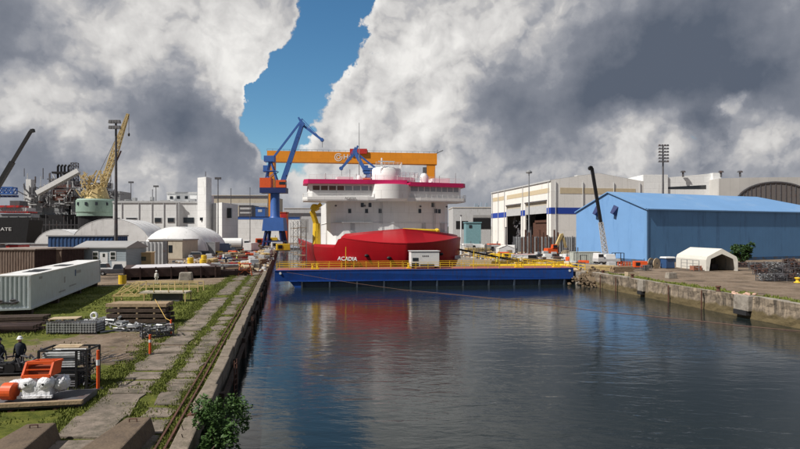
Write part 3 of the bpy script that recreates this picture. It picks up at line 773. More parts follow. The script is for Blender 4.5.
# local x along long side (right), y back along the gable
GW, LL, EH, RH = 24.5, 70, 12.6, 17.2
b = MB(); b.add([(0,0,0),(0,GW,0),(0,GW,EH),(0,GW*.5,RH),(0,0,EH)], [(4,3,2,1,0)])
b.build('gable_wall', mat('shed_gable_blue', (.17,.34,.62), .6, var=.05, scale=.15, dirt=(.11,.25,.5), damt=.2, dscale=.12, streak=True, wave=('Y', .8, .008)), shed)  # lit copy of the shed blue; the long side has the shaded one
b = MB(); b.add([(0,0,0),(LL,0,0),(LL,0,EH),(0,0,EH)], [(0,1,2,3)]); b.add([(0,GW,0),(LL,GW,0),(LL,GW,EH),(0,GW,EH)], [(3,2,1,0)]); b.add([(LL,0,0),(LL,GW,0),(LL,GW,EH),(LL,0,EH)], [(0,1,2,3)])
b.build('side_wall', 'shedshaded', shed)
MB().box(.5, LL, -.1, -.005, 0, .8).build('base_skirt', mat('shed_skirt', (.05,.12,.24), .8, var=.2, dirt=(.1,.09,.07), damt=.4), shed)
MB().box(-.1, -.005, .5, GW, 0, .7).build('base_skirt', MATS['shed_skirt'], shed)
b = MB(); b.add([(-.25,-.3,EH-.1),(-.25,GW/2,RH+.1),(LL-16,GW/2,RH+.1),(LL+.3,-.3,EH-.1)], [(0,3,2,1)])
b.add([(-.25,GW+.3,EH-.1),(-.25,GW/2,RH+.1),(LL-16,GW/2,RH+.1),(LL+.3,GW+.3,EH-.1)], [(0,1,2,3)]); b.add([(LL-16,GW/2,RH+.1),(LL+.3,-.3,EH-.1),(LL+.3,GW+.3,EH-.1)], [(0,1,2)])
b.build('roof', 'shedroof', shed)
b = MB(); b.bar((-.2, -.3, EH-.25), (LL, -.3, EH-.25), .25); b.bar((-.3, -.2, EH-.1), (-.3, GW/2, RH), .25); b.bar((-.3, GW+.2, EH-.1), (-.3, GW/2, RH), .25); b.build('roof_trim', 'shedroof', shed)
b = MB(); b.box(-.02, .5, -.1, .6, 0, EH, 0)
b.build('corner_trim', 'shedroof', shed)
for ly in (GW*.66, GW*.4):
    v = MB(); v.add([(-.1,ly-1.0,13.3),(-.1,ly+.5,13.9),(-1.3,ly+.5,11.9),(-1.3,ly-.4,11.6),(-.1,ly-.4,11.0),(-.1,ly+.5,11.4)], [(0,1,2,3),(3,2,5,4),(0,3,4),(1,5,2)])
    v.build('vent_hood', 'cranenavy', shed)
# white tent
tent = T('storage_tent', 'white peaked canvas storage tent with open dark end near the blue shed', 'tent', (55.6, 101.7, 0), math.radians(-1))
pf = [(0, 0), (0, 2.0), (.25, 2.6), (2.85, 4.05), (5.45, 2.6), (5.7, 2.0), (5.7, 0)]
b = MB()
for (a0, a1) in zip(pf, pf[1:]):
    for k in range(8):
        y0, y1 = 11.5*k/8, 11.5*(k+1)/8
        b.add([(a0[0], y0, a0[1]), (a1[0], y0, a1[1]), (a1[0], y1, a1[1]), (a0[0], y1, a0[1])], [(0, 3, 2, 1)])
b.add([(x, 11.5, z) for x, z in pf], [tuple(range(7))])
b.build('canvas', 'vinyl', tent)
b = MB(); a0s = [(x, z) for x, z in pf]
b.add([(0,0,0),(.55,0,0),(.85,0,2.2),(2.85,0,3.1),(4.85,0,2.2),(5.15,0,0),(5.7,0,0),(5.7,0,2.0),(5.45,0,2.6),(2.85,0,4.05),(.25,0,2.6),(0,0,2.0)],
      [(0,1,2,11),(11,2,10),(10,2,3,9),(9,3,4,8),(8,4,7),(7,4,5,6)])
b.build('end_flap', 'vinyl', tent)
b = MB()
for y0 in (.1, 3.8, 7.6, 11.3):
    q = [(x*.98+.06, y0, z*.98) for x, z in pf]; b.tube(q, .05, 5)
b.build('tent_frame', 'galv', tent)
b = MB()
rr = random.Random(3)
for i in range(7): x = rr.uniform(.8, 4.6); y0 = rr.uniform(1, 8); s = rr.uniform(.3, .8); b.box(x-s, x+s, y0, y0+s, 0, s*1.6)
tag(b.build('stored_goods', 'dgrey'), 'dark heap of goods stored inside the white tent', 'goods').location = (55.6, 101.7, 0)

# cable reel
def reel(root, R, w, m='woodend'):
    for s in (-1, 1): MB().cyl((0, s*w/2, R), (0, s*(w/2-.12), R), R, n=24).build('flange', m, root)
    MB().cyl((0, -w/2+.12, R), (0, w/2-.12, R), R*.62, n=20).build('drum', 'rubber', root)
    MB().cyl((0, -w/2-.05, R), (0, -w/2, R), R*.16, n=12).build('hub', 'dgrey', root)
x, y, _ = G(654, 268.5)
t = T('cable_reel', 'big wooden cable reel standing left of the blue tank', 'cable reel', (x, y, 0), .5); reel(t, 1.02, 1.3)
x, y, _ = G(667.5, 268.5)
t = T('tank', 'dark blue waste tank with white lid between reel and tent', 'tank', (x, y, 0), .3)
MB().box(-1.05, 1.05, -.8, .8, .12, 2.0, taper=.08).build('body', 'navy', t, bevel=.06); MB().box(-1.15, 1.15, -.9, .9, 2.01, 2.3, taper=.12).build('lid', 'white', t, bevel=.05)
MB().box(-1, 1, -.7, .7, 0, .12).build('base', 'dgrey', t)
# barrier rail before the tent
t = T('barrier', 'thin grey pipe barrier standing before the white tent side', 'barrier', (54.2, 101.5, 0), math.radians(97)); rail(t, [(0, 0, 0), (5.2, 0, 0)], 1.9, .04, 1.7, 'galv', 'rails')

# crates
def crate(root, w, d, h, m='woodend'):
    b = MB(); k = max(3, int(h/.28))
    for i in range(k):
        z0 = .12+(h-.12)*i/k; z1 = z0+(h-.12)/k*.86
        b.box(-w/2, w/2, -d/2, -d/2+.04, z0, z1); b.box(-w/2, w/2, d/2-.04, d/2, z0, z1); b.box(-w/2, -w/2+.04, -d/2+.041, d/2-.041, z0, z1); b.box(w/2-.04, w/2, -d/2+.041, d/2-.041, z0, z1)
    for sx in (-1, 1):
        for sy in (-1, 1): b.box(sx*w/2*.94-.05, sx*w/2*.94+.05, sy*d/2*.93-.05, sy*d/2*.93+.05, 0, h)
    b.build('side_boards', m, root); MB().box(-w/2+.05, w/2-.05, -d/2+.05, d/2-.05, .12, h*.96).build('contents', 'wooddark', root)
x, y, _ = G(699, 270.5)
t = T('crate', 'reddish wooden crate beside the tent opening', 'crate', (x-.6, y, 0), .2); crate(t, 1.7, 1.0, .9, mat('red_wood', (.33,.14,.09), .85, var=.2))
x, y, _ = G(671, 278.5)
t = T('concrete_block', 'grey concrete block on the grass verge of right quay', 'block', (x, y, 0), .3); MB().box(-.8, .8, -.45, .45, 0, .9, taper=.08).build('block_body', 'concrete', t, bevel=.05); MB().tube([(-.2, 0, .88), (-.2, 0, 1.05), (.2, 0, 1.05), (.2, 0, .88)], .03).build('lifting_eye', 'rust', t)
x, y, _ = G(632, 277)
t = T('crate', 'pale open slatted crate at the edge of right quay', 'crate', (x, y, 0), .1); crate(t, 1.9, 1.0, .8, 'woodend')
# rubble lump on the coping
x, y = xr(61)+.5, 60.5
b = MB()
for i in range(12): b.blob((rr.gauss(0, .5), rr.gauss(0, .8), .25+rr.random()*.1), rr.uniform(.12, .3), rr.uniform(.15, .35), rr.uniform(.08, .16), .2, n=5, seed=i)
o = b.build('rubble', mat('pinkrubble', (.5,.33,.25), .9, var=.2)); o.location = (x, y, 0); tag(o, 'small heap of pinkish rubble on the right quay coping', 'rubble')

# ---- scrap stacks on the far right
def pipe_bundle(root, L, n, rows, r, m='galv'):
    b = MB()
    for j in range(rows):
        for i in range(n-(j % 2)):
            y = (i-(n-1)/2+(.5 if j % 2 else 0))*r*2.05
            a = random.uniform(-.2, .2)
            b.cyl((-L/2+a, y, .22+r+j*r*1.8), (L/2+a, y, .22+r+j*r*1.8), r, n=7)
    b.build('pipes', m, root)
    b = MB()
    for x in (-L*.32, L*.32):
        b.box(x-.07, x+.07, -n*r*1.05, n*r*1.05, 0, .2)
        for s in (-1, 1): b.box(x-.05, x+.05, s*n*r*1.07-.04, s*n*r*1.07+.04, 0, .3+rows*r*2)
    b.build('cradle', 'dgrey', root)
def mesh_bin(root, w, d, h, m='galv', fill='dgrey', seed=0, cnt=40):
    b = MB(); r = random.Random(seed)
    for sx in (-1, 1):
        for sy in (-1, 1): b.bar((sx*w/2, sy*d/2, 0), (sx*w/2, sy*d/2, h+.1), .08)
    for z in (.15, h*.5, h):
        for s in (-1, 1): b.bar((-w/2, s*d/2, z), (w/2, s*d/2, z), .06); b.bar((s*w/2, -d/2, z), (s*w/2, d/2, z), .06)
    for i in range(1, 9): x = -w/2+w*i/9; b.bar((x, -d/2, .15), (x, -d/2, h), .025); b.bar((x, d/2, .15), (x, d/2, h), .025)
    b.build('bin_frame', m, root)
    b = MB()
    for i in range(cnt):
        p = Vector((r.uniform(-.42, .42)*w, r.uniform(-.42, .42)*d, r.uniform(.2, h*.98))); q = p+Vector((r.gauss(0, .35)*w, r.gauss(0, .2)*d, r.gauss(0, .1)))
        q.x = max(-w*.46, min(w*.46, q.x)); q.y = max(-d*.46, min(d*.46, q.y)); q.z = max(.16, min(h*1.12, q.z))
        b.cyl(p, q, r.uniform(.04, .12), n=6)
    b.build('scrap', fill, root)
protoA = None; spots = []
rr = random.Random(21)
for row, (py, pxs) in enumerate(((281, (766, 778, 790, 803, 816)), (275, (762, 773, 785, 797, 810, 822)), (270, (757, 768, 779, 790, 801, 812)), (267.5, (741, 750, 761, 772, 783, 794, 806)))):
    for px in pxs:
        x, y, _ = G(px, py); spots.append((x, y, row))
protos = []
for i in range(3):
    t = T('scrap_bin', 'grey wire bin of pipe fittings in the scrap rows at right', 'bin', (0, 0, 0), 0, 'wire scrap bins at the right edge of the quay')
    mesh_bin(t, 1.9, 1.3, 1.0, 'dgrey', ('galv', 'dgrey', 'rust')[i], i, 75); protos.append(t)
usedp = set()
LB = {0: 'grey wire bin in front row of scrap bins at right edge', 1: 'grey wire bin in second row of scrap bins at right edge', 2: 'grey wire bin in third row of scrap bins at right edge', 3: 'grey wire bin in back row beneath the blue shed wall'}
for i, (x, y, row) in enumerate(spots):
    k = i % 3
    if k not in usedp: o = protos[k]; usedp.add(k)
    else: o = dup(protos[k], (0, 0, 0))
    o.location = (x+rr.uniform(-.15, .15), y, 0); o.rotation_euler = (0, 0, rr.uniform(-.2, .2)); o['label'] = LB[row]; o['group'] = 'wire scrap bins at the right edge of the quay'
    if 0 < row < 3 and rr.random() < .25:
        q = dup(o, (o.location.x, o.location.y, 1.11), rr.uniform(-.15, .15), 'wire scrap bin stacked on top of another at right edge', 'wire scrap bins stacked on lower bins')
x, y, _ = G(797.5, 283)
t = T('bollard', 'yellow mooring bollard before the scrap bins at right edge', 'bollard', (x, y, 0)); MB().lathe([(.5, 0), (.42, .12), (.22, .2), (.2, .5), (.36, .6), (.36, .75), (0, .8)], n=14).build('post', 'yellow', t, smooth=True); MB().cyl((0, 0, 0), (0, 0, .05), .6, n=14).build('base_plate', 'rust', t)
for k, y in enumerate((52, 64.5, 83, 92)):
    t = T('bollard', ['rusty mooring bollard on the right quay nearest the camera', 'rusty mooring bollard on right quay by the rubble heap', 'rusty mooring bollard on right quay by the slatted crate', 'rusty mooring bollard on right quay beside the dock gate'][k], 'bollard', (xr(y)+.6, y, .2), 0, 'mooring bollards along the right quay')
    MB().lathe([(.32, 0), (.2, .1), (.17, .4), (.3, .48), (.28, .6), (0, .63)], n=12).build('post', 'rust', t, smooth=True)

# ---- mobile crane (white truck, dark telescopic boom)
D = 117; cx = XX(606, D)
t = T('mobile_crane', 'white mobile crane truck with dark telescopic boom beside the blue shed', 'crane', (cx, D, 0), math.radians(8))
MB().box(-2.4, 2.6, -1.2, 1.2, .9, 1.5).build('chassis', 'lgrey', t, bevel=.05)
MB().box(-2.4, -1.0, -1.2, 1.2, 1.51, 2.7, taper=.1).build('cab', 'white', t, bevel=.08)
MB().box(-2.25, -1.15, -1.22, -1.0, 1.95, 2.5).build('cab_window', 'glass', t)
MB().box(-.6, 1.7, -1.0, 1.0, 1.51, 2.5, taper=.15).build('slew_house', 'white', t, bevel=.06)
for x in (-1.7, -.5, 1.0, 2.0):
    for s in (-1.05, 1.05):
        w = MB().cyl((x, s-.17, .5), (x, s+.17, .5), .5, n=16).build('wheel', 'rubber', t); MB().cyl((x, s-.18, .5), (x, s+.18, .5), .24, n=10).build('rim', 'lgrey', w)
f = Vector((-.1, 0, 2.4)); m1 = AT(600.5, 222.5, D)-Vector((cx, D, 0)); tp = AT(591, 168.4, D)-Vector((cx, D, 0))
MB().truss(f, m1, .8, 7, .1, .6).build('lower_boom', 'lgrey', t)
MB().bar(m1-(tp-m1)*.05, tp, .48, .55).build('upper_boom', 'black', t)
b = MB(); b.bar(tp, tp+Vector((-.5, 0, .2)), .6); b.cyl(tp+Vector((-.3, -.3, 0)), tp+Vector((-.3, .3, 0)), .45, n=10); b.build('boom_head', 'black', t)
for x in (-2.2, 2.3): MB().bar((x, -2.2, .35), (x, 2.2, .35), .22).build('outrigger', 'lgrey', t)
x, y, _ = G(618, 265)
t = T('steel_cage', 'black open steel cage right of the mobile crane', 'cage', (x, y, 0), .1)
b = MB()
for sx in (-1, 1):
    for sy in (-1, 1): b.bar((sx, sy*.7, 0), (sx, sy*.7, 2.6), .12)
for z in (.1, 1.3, 2.6):
    for s in (-1, 1): b.bar((-1, s*.7, z), (1, s*.7, z), .1); b.bar((s, -.7, z), (s, .7, z), .1)
b.build('frame', 'black', t); MB().box(-.8, .8, -.5, .5, .15, 1.0).build('winch', 'dgrey', t)
# pale container
x0 = XX(577, 122)
def container(root, L, W_, H, m, rm=None, doors=True, legs=0):
    z0 = .15
    b = MB(); b.corr((0, 0), (L, 0), z0, H-.08, .28, .04); b.corr((L, 0), (L, W_), z0, H-.08, .28, .04); b.corr((L, W_), (0, W_), z0, H-.08, .28, .04); b.corr((0, W_), (0, 0), z0, H-.08, .28, .04)
    b.build('side_panels', m, root)
    b = MB()
    for x in (.04, L-.04):
        for y in (.04, W_-.04): b.box(x-.09, x+.09, y-.09, y+.09, 0, H)
    for y in (0, W_):
        for z in (z0, H-.07): b.bar((0, y, z), (L, y, z), .15)
    for x in (0, L):
        for z in (z0, H-.07): b.bar((x, 0, z), (x, W_, z), .15)
    b.build('corner_frame', m, root)
    MB().box(.05, L-.05, .05, W_-.05, H-.1, H-.02).build('roof', rm or m, root)
t = T('shipping_container', 'pale grey container left of the mobile crane by blue shed', 'container', (x0, 124.5, 0), .02); container(t, 6.1, 2.44, 2.7, mat('pale_greengrey', (.45,.48,.44), .7, var=.1, dirt=(.3,.28,.22), damt=.2))

# ================================================================ RIGHT: cream warehouse
cw = Vector((62, 230, 0)); cang = math.radians(10)
wh = T('warehouse', 'cream warehouse with blue stripe and big open doors', 'warehouse', cw, cang)
H = 28.7; L1 = 73; W1 = 42     # local x = right face, y = along the door face going back
b = MB(); b.add([(0,0,0),(W1,0,0),(W1,0,H),(W1/2,0,H+3.2),(0,0,H)], [(0,1,2,3,4)]); b.add([(W1,0,0),(W1,L1,0),(W1,L1,H),(W1,0,H)], [(0,1,2,3)]); b.add([(0,L1,0),(W1,L1,0),(W1,L1,H),(W1/2,L1,H+3.2),(0,L1,H)], [(4,3,2,1,0)])
b.build('gable_wall', 'cream', wh)
# door face with two openings (plane x=0, y 0..L1)
def seg(b, y0, y1, z0, z1, x=0, th=.6): b.box(x, x+th, y0, y1, z0, z1)
b = MB(); d1, d2, d3, d4 = 4, 27, 32, 51
seg(b, 0.01, d1, 0, H); seg(b, d1+.01, d2, 20.2, H); seg(b, d2+.01, d3, 0, H); seg(b, d3+.01, d4, 20.2, H); seg(b, d4+.01, L1-.01, 0, H)
b.build('door_wall', 'cream', wh)
b = MB(); b.add([(0,0,H),(W1/2,0,H+3.2),(W1/2,L1,H+3.2),(0,L1,H)], [(0,1,2,3)]); b.add([(W1,0,H),(W1/2,0,H+3.2),(W1/2,L1,H+3.2),(W1,L1,H)], [(3,2,1,0)])
o = b.build('roof', 'creamlite', wh); o.location.z = .05
MB().box(-.08, -.01, d4, L1, 14.8, 17.4).build('stripe', 'bluestripe', wh); MB().box(-.08, -.01, d2, d3, 14.8, 17.4).build('stripe', 'bluestripe', wh); MB().box(-.08, -.01, 0, d1, 14.8, 17.4).build('stripe', 'bluestripe', wh)
MB().box(-.08, W1, -.08, -.01, 14.8, 17.4).build('stripe', 'bluestripe', wh)
MB().box(-.08, -.01, 1.5, 50, 23.6, 25.6).build('tan_band', 'tan', wh); MB().box(-.08, -.01, 53.5, 70.5, 23.6, 25.6).build('tan_band', 'tan', wh); MB().box(4, W1-4, -.08, -.01, 23.2, 25.6).build('tan_band', 'tan', wh)
for a0, a1 in ((d1, d2), (d3, d4)):
    MB().box(-.2, .1, a0-.3, a1+.3, 20.3, 20.8).build('door_head', 'dgrey', wh)
    MB().box(.2, .35, a0, a1, 15.2, 18.6).build('roller_shutter', 'lgrey', wh)
    MB().box(.7, .8, a0, a1, 18.6, 20.2).build('roller_shutter', 'beige', wh)
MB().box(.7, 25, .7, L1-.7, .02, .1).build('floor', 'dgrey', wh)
for y_ in (2, 29.5, 53, 62, 71): MB().cyl((-.25, y_, 0), (-.25, y_, H-.5), .16, n=6).build('downpipe', 'lgrey', wh)
for x_ in (2, 14, 28, 40): MB().cyl((x_, -.25, 0), (x_, -.25, H-.5), .16, n=6).build('downpipe', 'lgrey', wh)
MB().box(-.45, -.1, 0, L1, H-.5, H+.1).build('gutter', 'lgrey', wh)
for y_ in (12, 30, 50): MB().box(18, 22, y_, y_+3, H+2.2, H+3.6).build('roof_vent', 'lgrey', wh)
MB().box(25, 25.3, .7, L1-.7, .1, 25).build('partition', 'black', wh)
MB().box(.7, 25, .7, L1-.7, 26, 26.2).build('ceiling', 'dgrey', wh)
t = T('hull_block', 'dark red-brown hull section standing inside the warehouse doors', 'hull section', cw, cang)
b = MB(); b.box(3, 16, 5, 25, 2, 11.5); b.box(2.5, 14, 8, 22, 11.5, 12.6); b.build('shell', 'rust', t)
b = MB(); rr = random.Random(2)
for i in range(26): y_ = 33+rr.uniform(0, 16); z_ = rr.uniform(1, 12); b.bar((3, y_, z_), (3+rr.uniform(-1, 4), y_+rr.uniform(-5, 5), z_+rr.uniform(-3, 5)), rr.uniform(.3, .9))
b.box(6, 16, 33, 50, 0, 10)
o = b.build('steel_assembly', 'dgrey', None); o.location = cw; o.rotation_euler = (0, 0, cang); tag(o, 'dark tangle of steelwork inside the far warehouse door', 'steelwork')
# white building behind and arch hall
t = T('factory_hall', 'long white stepped factory hall behind the blue shed', 'building', (0, 0, 0))
D = 300
MB().box(XX(613, D), XX(643, D), D, D+40, 0, ZZ(183, D)).build('low_wing', 'bldwhite', t)
MB().box(XX(642.5, D), XX(667, D), D-1, D+40, 0, ZZ(174.8, D)).build('stair_tower', 'bldwhite', t)
MB().add([(XX(667,D),D,0),(XX(711,D),D,0),(XX(711,D),D,ZZ(173.5,D)),(XX(667,D),D,ZZ(177.5,D)),(XX(667,D),D+40,0),(XX(711,D),D+40,0),(XX(711,D),D+40,ZZ(173.5,D)),(XX(667,D),D+40,ZZ(177.5,D))], [(0,1,2,3),(1,5,6,2),(3,2,6,7)]).build('main_hall', 'bldwhite', t)
MB().add([(XX(668,D),D-.1,ZZ(189,D)),(XX(706,D),D-.1,ZZ(189,D)),(XX(706,D),D-.1,ZZ(185,D)),(XX(668,D),D-.1,ZZ(187,D))], [(0,1,2,3)]).build('window_band', 'glass', t)
MB().box(XX(711,D)+.02, XX(719,D), D-2, D+40, 0, ZZ(173.2, D)).build('end_block', 'bldwhite', t)
t = T('arch_hall', 'grey hall with dark ribbed arched opening behind the blue shed', 'building', (0, 0, 0))
D = 290
prof = [(XX(719, D), 0), (XX(960, D), 0), (XX(960, D), ZZ(186, D))]
for i in range(12): u = i/11; prof.append((XX(900-180*u, D), ZZ(179.5-2.5*math.sin(u*2.6), D)))
MB().prof(prof, D+1, D+50, 'y').build('hall_body', 'hallgrey', t)
ac = XX(776, D); aw = XX(816, D)-ac; b = MB(); fr = MB(); pts = []
for i in range(25):
    a = PI*i/24; pts.append((ac+aw*math.cos(a), ZZ(204, D)+(ZZ(182, D)-ZZ(204, D))*math.sin(a)))
b.prof([(ac+aw, 0)]+pts+[(ac-aw, 0)], D+.4, D+.95, 'y'); b.build('arch_panel', mat('arch_panel', (.14,.125,.12), .7, var=.1), t)
for p, q in zip(pts, pts[1:]): fr.bar((p[0], D+.2, p[1]), (q[0], D+.2, q[1]), .5, .7)
fr.build('arch_rim', 'dgrey', t)
fr = MB()
for p in pts[1:-1:1]: fr.bar((p[0], D+.3, 4), (p[0], D+.3, p[1]), .35)
fr.build('arch_ribs', 'dgrey', t)
for px, py in ((683, 169.5), (721, 168.5), (740, 170)):
    D = 298; x = XX(px, D); z = ZZ(176 if px > 700 else 176, D)
    t = T('roof_vent', {683: 'small roof vent on the white factory hall', 721: 'roof vent left of pair above the arch hall', 740: 'roof vent right of pair above the arch hall'}[px], 'vent', (x, D, z-.5))
    MB().cyl((0, 0, 0), (0, 0, 2.4), .5, n=8).build('duct', 'dgrey', t); MB().box(-1.2, 1.2, -.8, .8, 2.4, 3.3, taper=.3).build('cowl', 'dgrey', t)

# floodlight mast
def lightmast(root, h, rows, w, r=.35, arms=True, m='dgrey'):
    MB().cyl((0, 0, 0), (0, 0, h), r, r*.5, n=10).build('pole', m, root)
    for k in range(rows):
        z = h-k*1.25
        b = MB(); b.bar((-w/2, -.2, z), (w/2, -.2, z), .14); n_ = 4
        b.build('crossarm', m, root)
        for i in range(n_):
            x = -w/2+w*(i+.5)/n_; MB().box(x-.4, x+.4, -.9, -.3, z-.1, z+.6, taper=.08).build('floodlight', m, root)
t = T('floodlight_mast', 'tall floodlight mast with many lamps behind the blue shed', 'light mast', (XX(663, 220), 220, 0)); lightmast(t, 41, 6, 4.2, .5)
t = T('floodlight_mast', 'tall grey light mast standing in front of the white domes', 'light mast', (XX(116, 125), 125, 0)); lightmast(t, 31.4, 2, 2.4, .42)
t = T('lamp_pole', 'slender grey lamp pole before the cream warehouse doors', 'lamp', (XX(529, 190), 190, 0))
MB().cyl((0, 0, 0), (0, 0, 27), .3, .16, n=8).build('pole', 'galv', t); MB().lathe([(0, 27), (1, 27.2), (1.1, 27.6), (.6, 28.1), (0, 28.2)], n=12).build('lamp_head', 'galv', t)
for k, (px, py, D) in enumerate(((156, 186, 300), (218, 178, 240), (268, 176, 420), (152.5, 190, 320), (131, 182, 310), (231, 189, 330), (461, 216, 170), (506, 228, 170), (250, 188, 380))):
    nm = ['first', 'second', 'third', 'fourth', 'fifth', 'sixth'][k % 6]
    t = T('lamp_pole', ['thin light mast behind the white building roof', 'light mast just right of white building tower', 'light mast behind the blue harbour crane', 'short pole beside mast above white building', 'pole next to the yellow crane boom', 'small pole on skyline right of white tower', 'white pole in front of the grey sheds', 'dark post in front of the cream warehouse corner', 'skyline pole left of the blue harbour crane'][k], 'pole', (XX(px, D), D, 0))
    h_ = ZZ(py, D); MB().cyl((0, 0, 0), (0, 0, h_), .28, .18, n=6).build('pole', 'dgrey' if k != 6 else 'white', t)
    if k in (0, 1, 2, 4): MB().box(-1.3, 1.3, -.4, .4, h_-.6, h_+.3).build('lamp_head', 'dgrey', t)
    else: MB().cyl((0, 0, h_), (0, 0, h_+.3), .3, n=6).build('cap', 'dgrey', t)

# grey sheds in the centre background
def simple_block(name, label, cat, px0, px1, pyt, D, dep, m, roof=None, parts=()):
    t = T(name, label, cat, (XX(px0, D), D, 0)); w = XX(px1, D)-XX(px0, D); h_ = ZZ(pyt, D)
    MB().box(0, w, 0, dep, 0, h_-.4).build('wall', m, t)
    MB().box(-.3, w+.3, -.3, dep+.3, h_-.39, h_).build('roof', roof or 'roofgrey', t)
    for (nm, a, b_, c, d, mm) in parts:
        MB().box(XX(a, D)-XX(px0, D), XX(b_, D)-XX(px0, D), -.12, -.01, ZZ(d, D), ZZ(c, D)).build(nm, mm, t)
    return t
simple_block('shed', 'low pale grey shed with two dark doorways right of the ship', 'shed', 453, 491, 207, 330, 30, 'lgrey', 'creamlite',
             (('door', 456, 468, 221, 229, 'black'), ('door', 473, 490.5, 218, 229, 'black'), ('lintel', 473, 490.5, 215, 217.5, 'roofgrey')))
simple_block('cabin', 'pale teal cabin in front of the low grey shed', 'cabin', 466, 481, 222, 240, 8, 'teal', 'teal', (('window', 469, 472, 225, 228, 'glass'),))
simple_block('long_warehouse', 'long beige roofed warehouse behind the white building and blue crane', 'warehouse', 205, 268, 195, 480, 60, 'beige', 'creamlite', (('roof_edge', 205.5, 267.5, 196, 198.5, 'dgrey'), ('wall_band', 205.5, 267.5, 203, 206, 'lgrey')))
simple_block('long_warehouse', 'low grey warehouse between blue crane and ship bridge', 'warehouse', 284, 336, 208, 450, 60, 'lgrey', 'creamlite', (('window_band', 285, 335, 213, 216, 'dgrey'), ('door', 300, 308, 219, 232, 'roofgrey')))
simple_block('office_block', 'dark windowed office block left of the blue crane', 'building', 239, 252, 205, 430, 20, 'dgrey', 'grey', (('window_band', 240, 251, 207.5, 209.5, 'lgrey'), ('window_band', 240, 251, 212, 213.5, 'lgrey')))
simple_block('blue_cabin', 'bright blue cabin block beside the dark office block', 'building', 255.5, 265, 207, 425, 12, 'craneblue', 'craneblue', (('window', 258, 262, 209.5, 212, 'lgrey'),))
t = simple_block('walkway', 'dark blue elevated walkway beam left of the blue crane', 'walkway', 237, 300, 216.5, 400, 4, 'bldwhite', 'cranenavy', (('beam', 237.3, 299.7, 217, 219.3, 'craneblue'),))
simple_block('stacked_container', 'orange red container beside the blue crane foot', 'container', 280, 287, 212, 310, 4, 'ored', 'ored', (('doors', 281, 286, 213, 220, 'redpaint'),))
for k, (a, b_, c) in enumerate(((474.5, 478, 203.5), (481, 482, 202), (485.5, 488, 203), (478.5, 480, 205.5))):
    t = T('tower_block', ['pale far tower block leftmost on the skyline right of ship', 'thin tall far tower on the skyline', 'far tower block nearest the cream warehouse', 'low far tower between two taller ones'][k], 'tower', (XX(a, 3000), 3000, 0))
    MB().box(0, XX(b_, 3000)-XX(a, 3000), 0, 20, 0, ZZ(c, 3000)-6).build('wall', 'farblue', t); MB().box(1, XX(b_, 3000)-XX(a, 3000)-1, 1, 19, ZZ(c, 3000)-6, ZZ(c, 3000)).build('roof', 'farblue', t)
# far tree belt
b = MB(); rr = random.Random(9)
for i in range(420):
    x = rr.uniform(-1700, 1900); b.blob((x, 1300+rr.uniform(-40, 40), 4), rr.uniform(12, 26), 10, rr.uniform(9, 17), .35, 2, n=5, seed=i)
b.build('treeline', 'farwood', kind='stuff')

# ================================================================ RIGHT yard behind the gate
t = T('sheet_fence', 'long grey corrugated fence before the cream warehouse', 'fence', (XX(513, 190), 190, 0), .12)
MB().corr((0, 0), (34, 0), 0, 5.6, .8, .2).build('sheet', 'grey', t)
for k in range(9): MB().box(k*4.2-.1, k*4.2+.1, -.35, -.2, 0, 5.9).build('post', 'dgrey', t)
for k in range(11):
    px = 522+k*3.6; D = 168+(k*7 % 5); h_ = 5.5+(k*3 % 4)*.8
    t = T('steel_pile', 'rusty upright steel pile in the row before the grey fence', 'pile', (XX(px, D), D, 0), 0, 'steel piles standing in a row before the fence')
    MB().box(-.22, .22, -.22, -.14, 0, h_).build('flange', 'rust', t); MB().box(-.05, .05, -.139, .139, 0, h_).build('web', 'rust', t); MB().box(-.22, .22, .14, .22, 0, h_).build('flange', 'rust', t)
# white little shed
x, y, _ = G(499, 257.5)
t = T('hut', 'small white gabled hut in the yard right of the ship', 'hut', (x, y, 0), .05); w = 4.4
b = MB(); b.add([(0,0,0),(w,0,0),(w,0,2.6),(w/2,0,3.4),(0,0,2.6)], [(0,1,2,3,4)]); b.add([(0,0,0),(0,4,0),(0,4,2.6),(0,0,2.6)], [(3,2,1,0)]); b.add([(w,0,0),(w,4,0),(w,4,2.6),(w,0,2.6)], [(0,1,2,3)]); b.build('wall', 'white', t)
b = MB(); b.add([(-.1,-.1,2.6),(w/2,-.1,3.5),(w/2,4.1,3.5),(-.1,4.1,2.6)], [(0,1,2,3)]); b.add([(w+.1,-.1,2.6),(w/2,-.1,3.5),(w/2,4.1,3.5),(w+.1,4.1,2.6)], [(3,2,1,0)]); b.build('roof', 'creamlite', t)
MB().box(2.5, 3.7, -.06, -.01, .1, 2.1).build('door', 'wood', t)
x, y, _ = G(513, 262.5)
t = T('shipping_container', 'white container with rusty red roof and dark end in the yard', 'container', (x, y, 0), -.05); container(t, 5.3, 2.4, 1.9, M['white'], M['redpaint'])
MB().box(3.55, 5.42, -.12, 2.5, .14, 1.75).build('dark_end', 'black', t)
# inclined gangway from the ship
b = MB(); p0, p1 = AT(457, 249, 118), AT(522, 262, 122)
t = T('gangway', 'long dark gangway sloping from the ship to the yard', 'gangway')
b.bar(p0, p1, .9, .35); b.build('deck', 'black', t)
b = MB()
for s in (-.45, .45):
    b.bar(p0+Vector((0, s, 1)), p1+Vector((0, s, 1)), .06)
    for i in range(13): q = p0.lerp(p1, i/12); b.bar(q+Vector((0, s, 0)), q+Vector((0, s, 1)), .05)
b.build('handrail', 'dgrey', t); MB().bar(p1+Vector((.3, 0, 0)), (p1.x+.3, p1.y, 0), .6).build('support', 'dgrey', t)
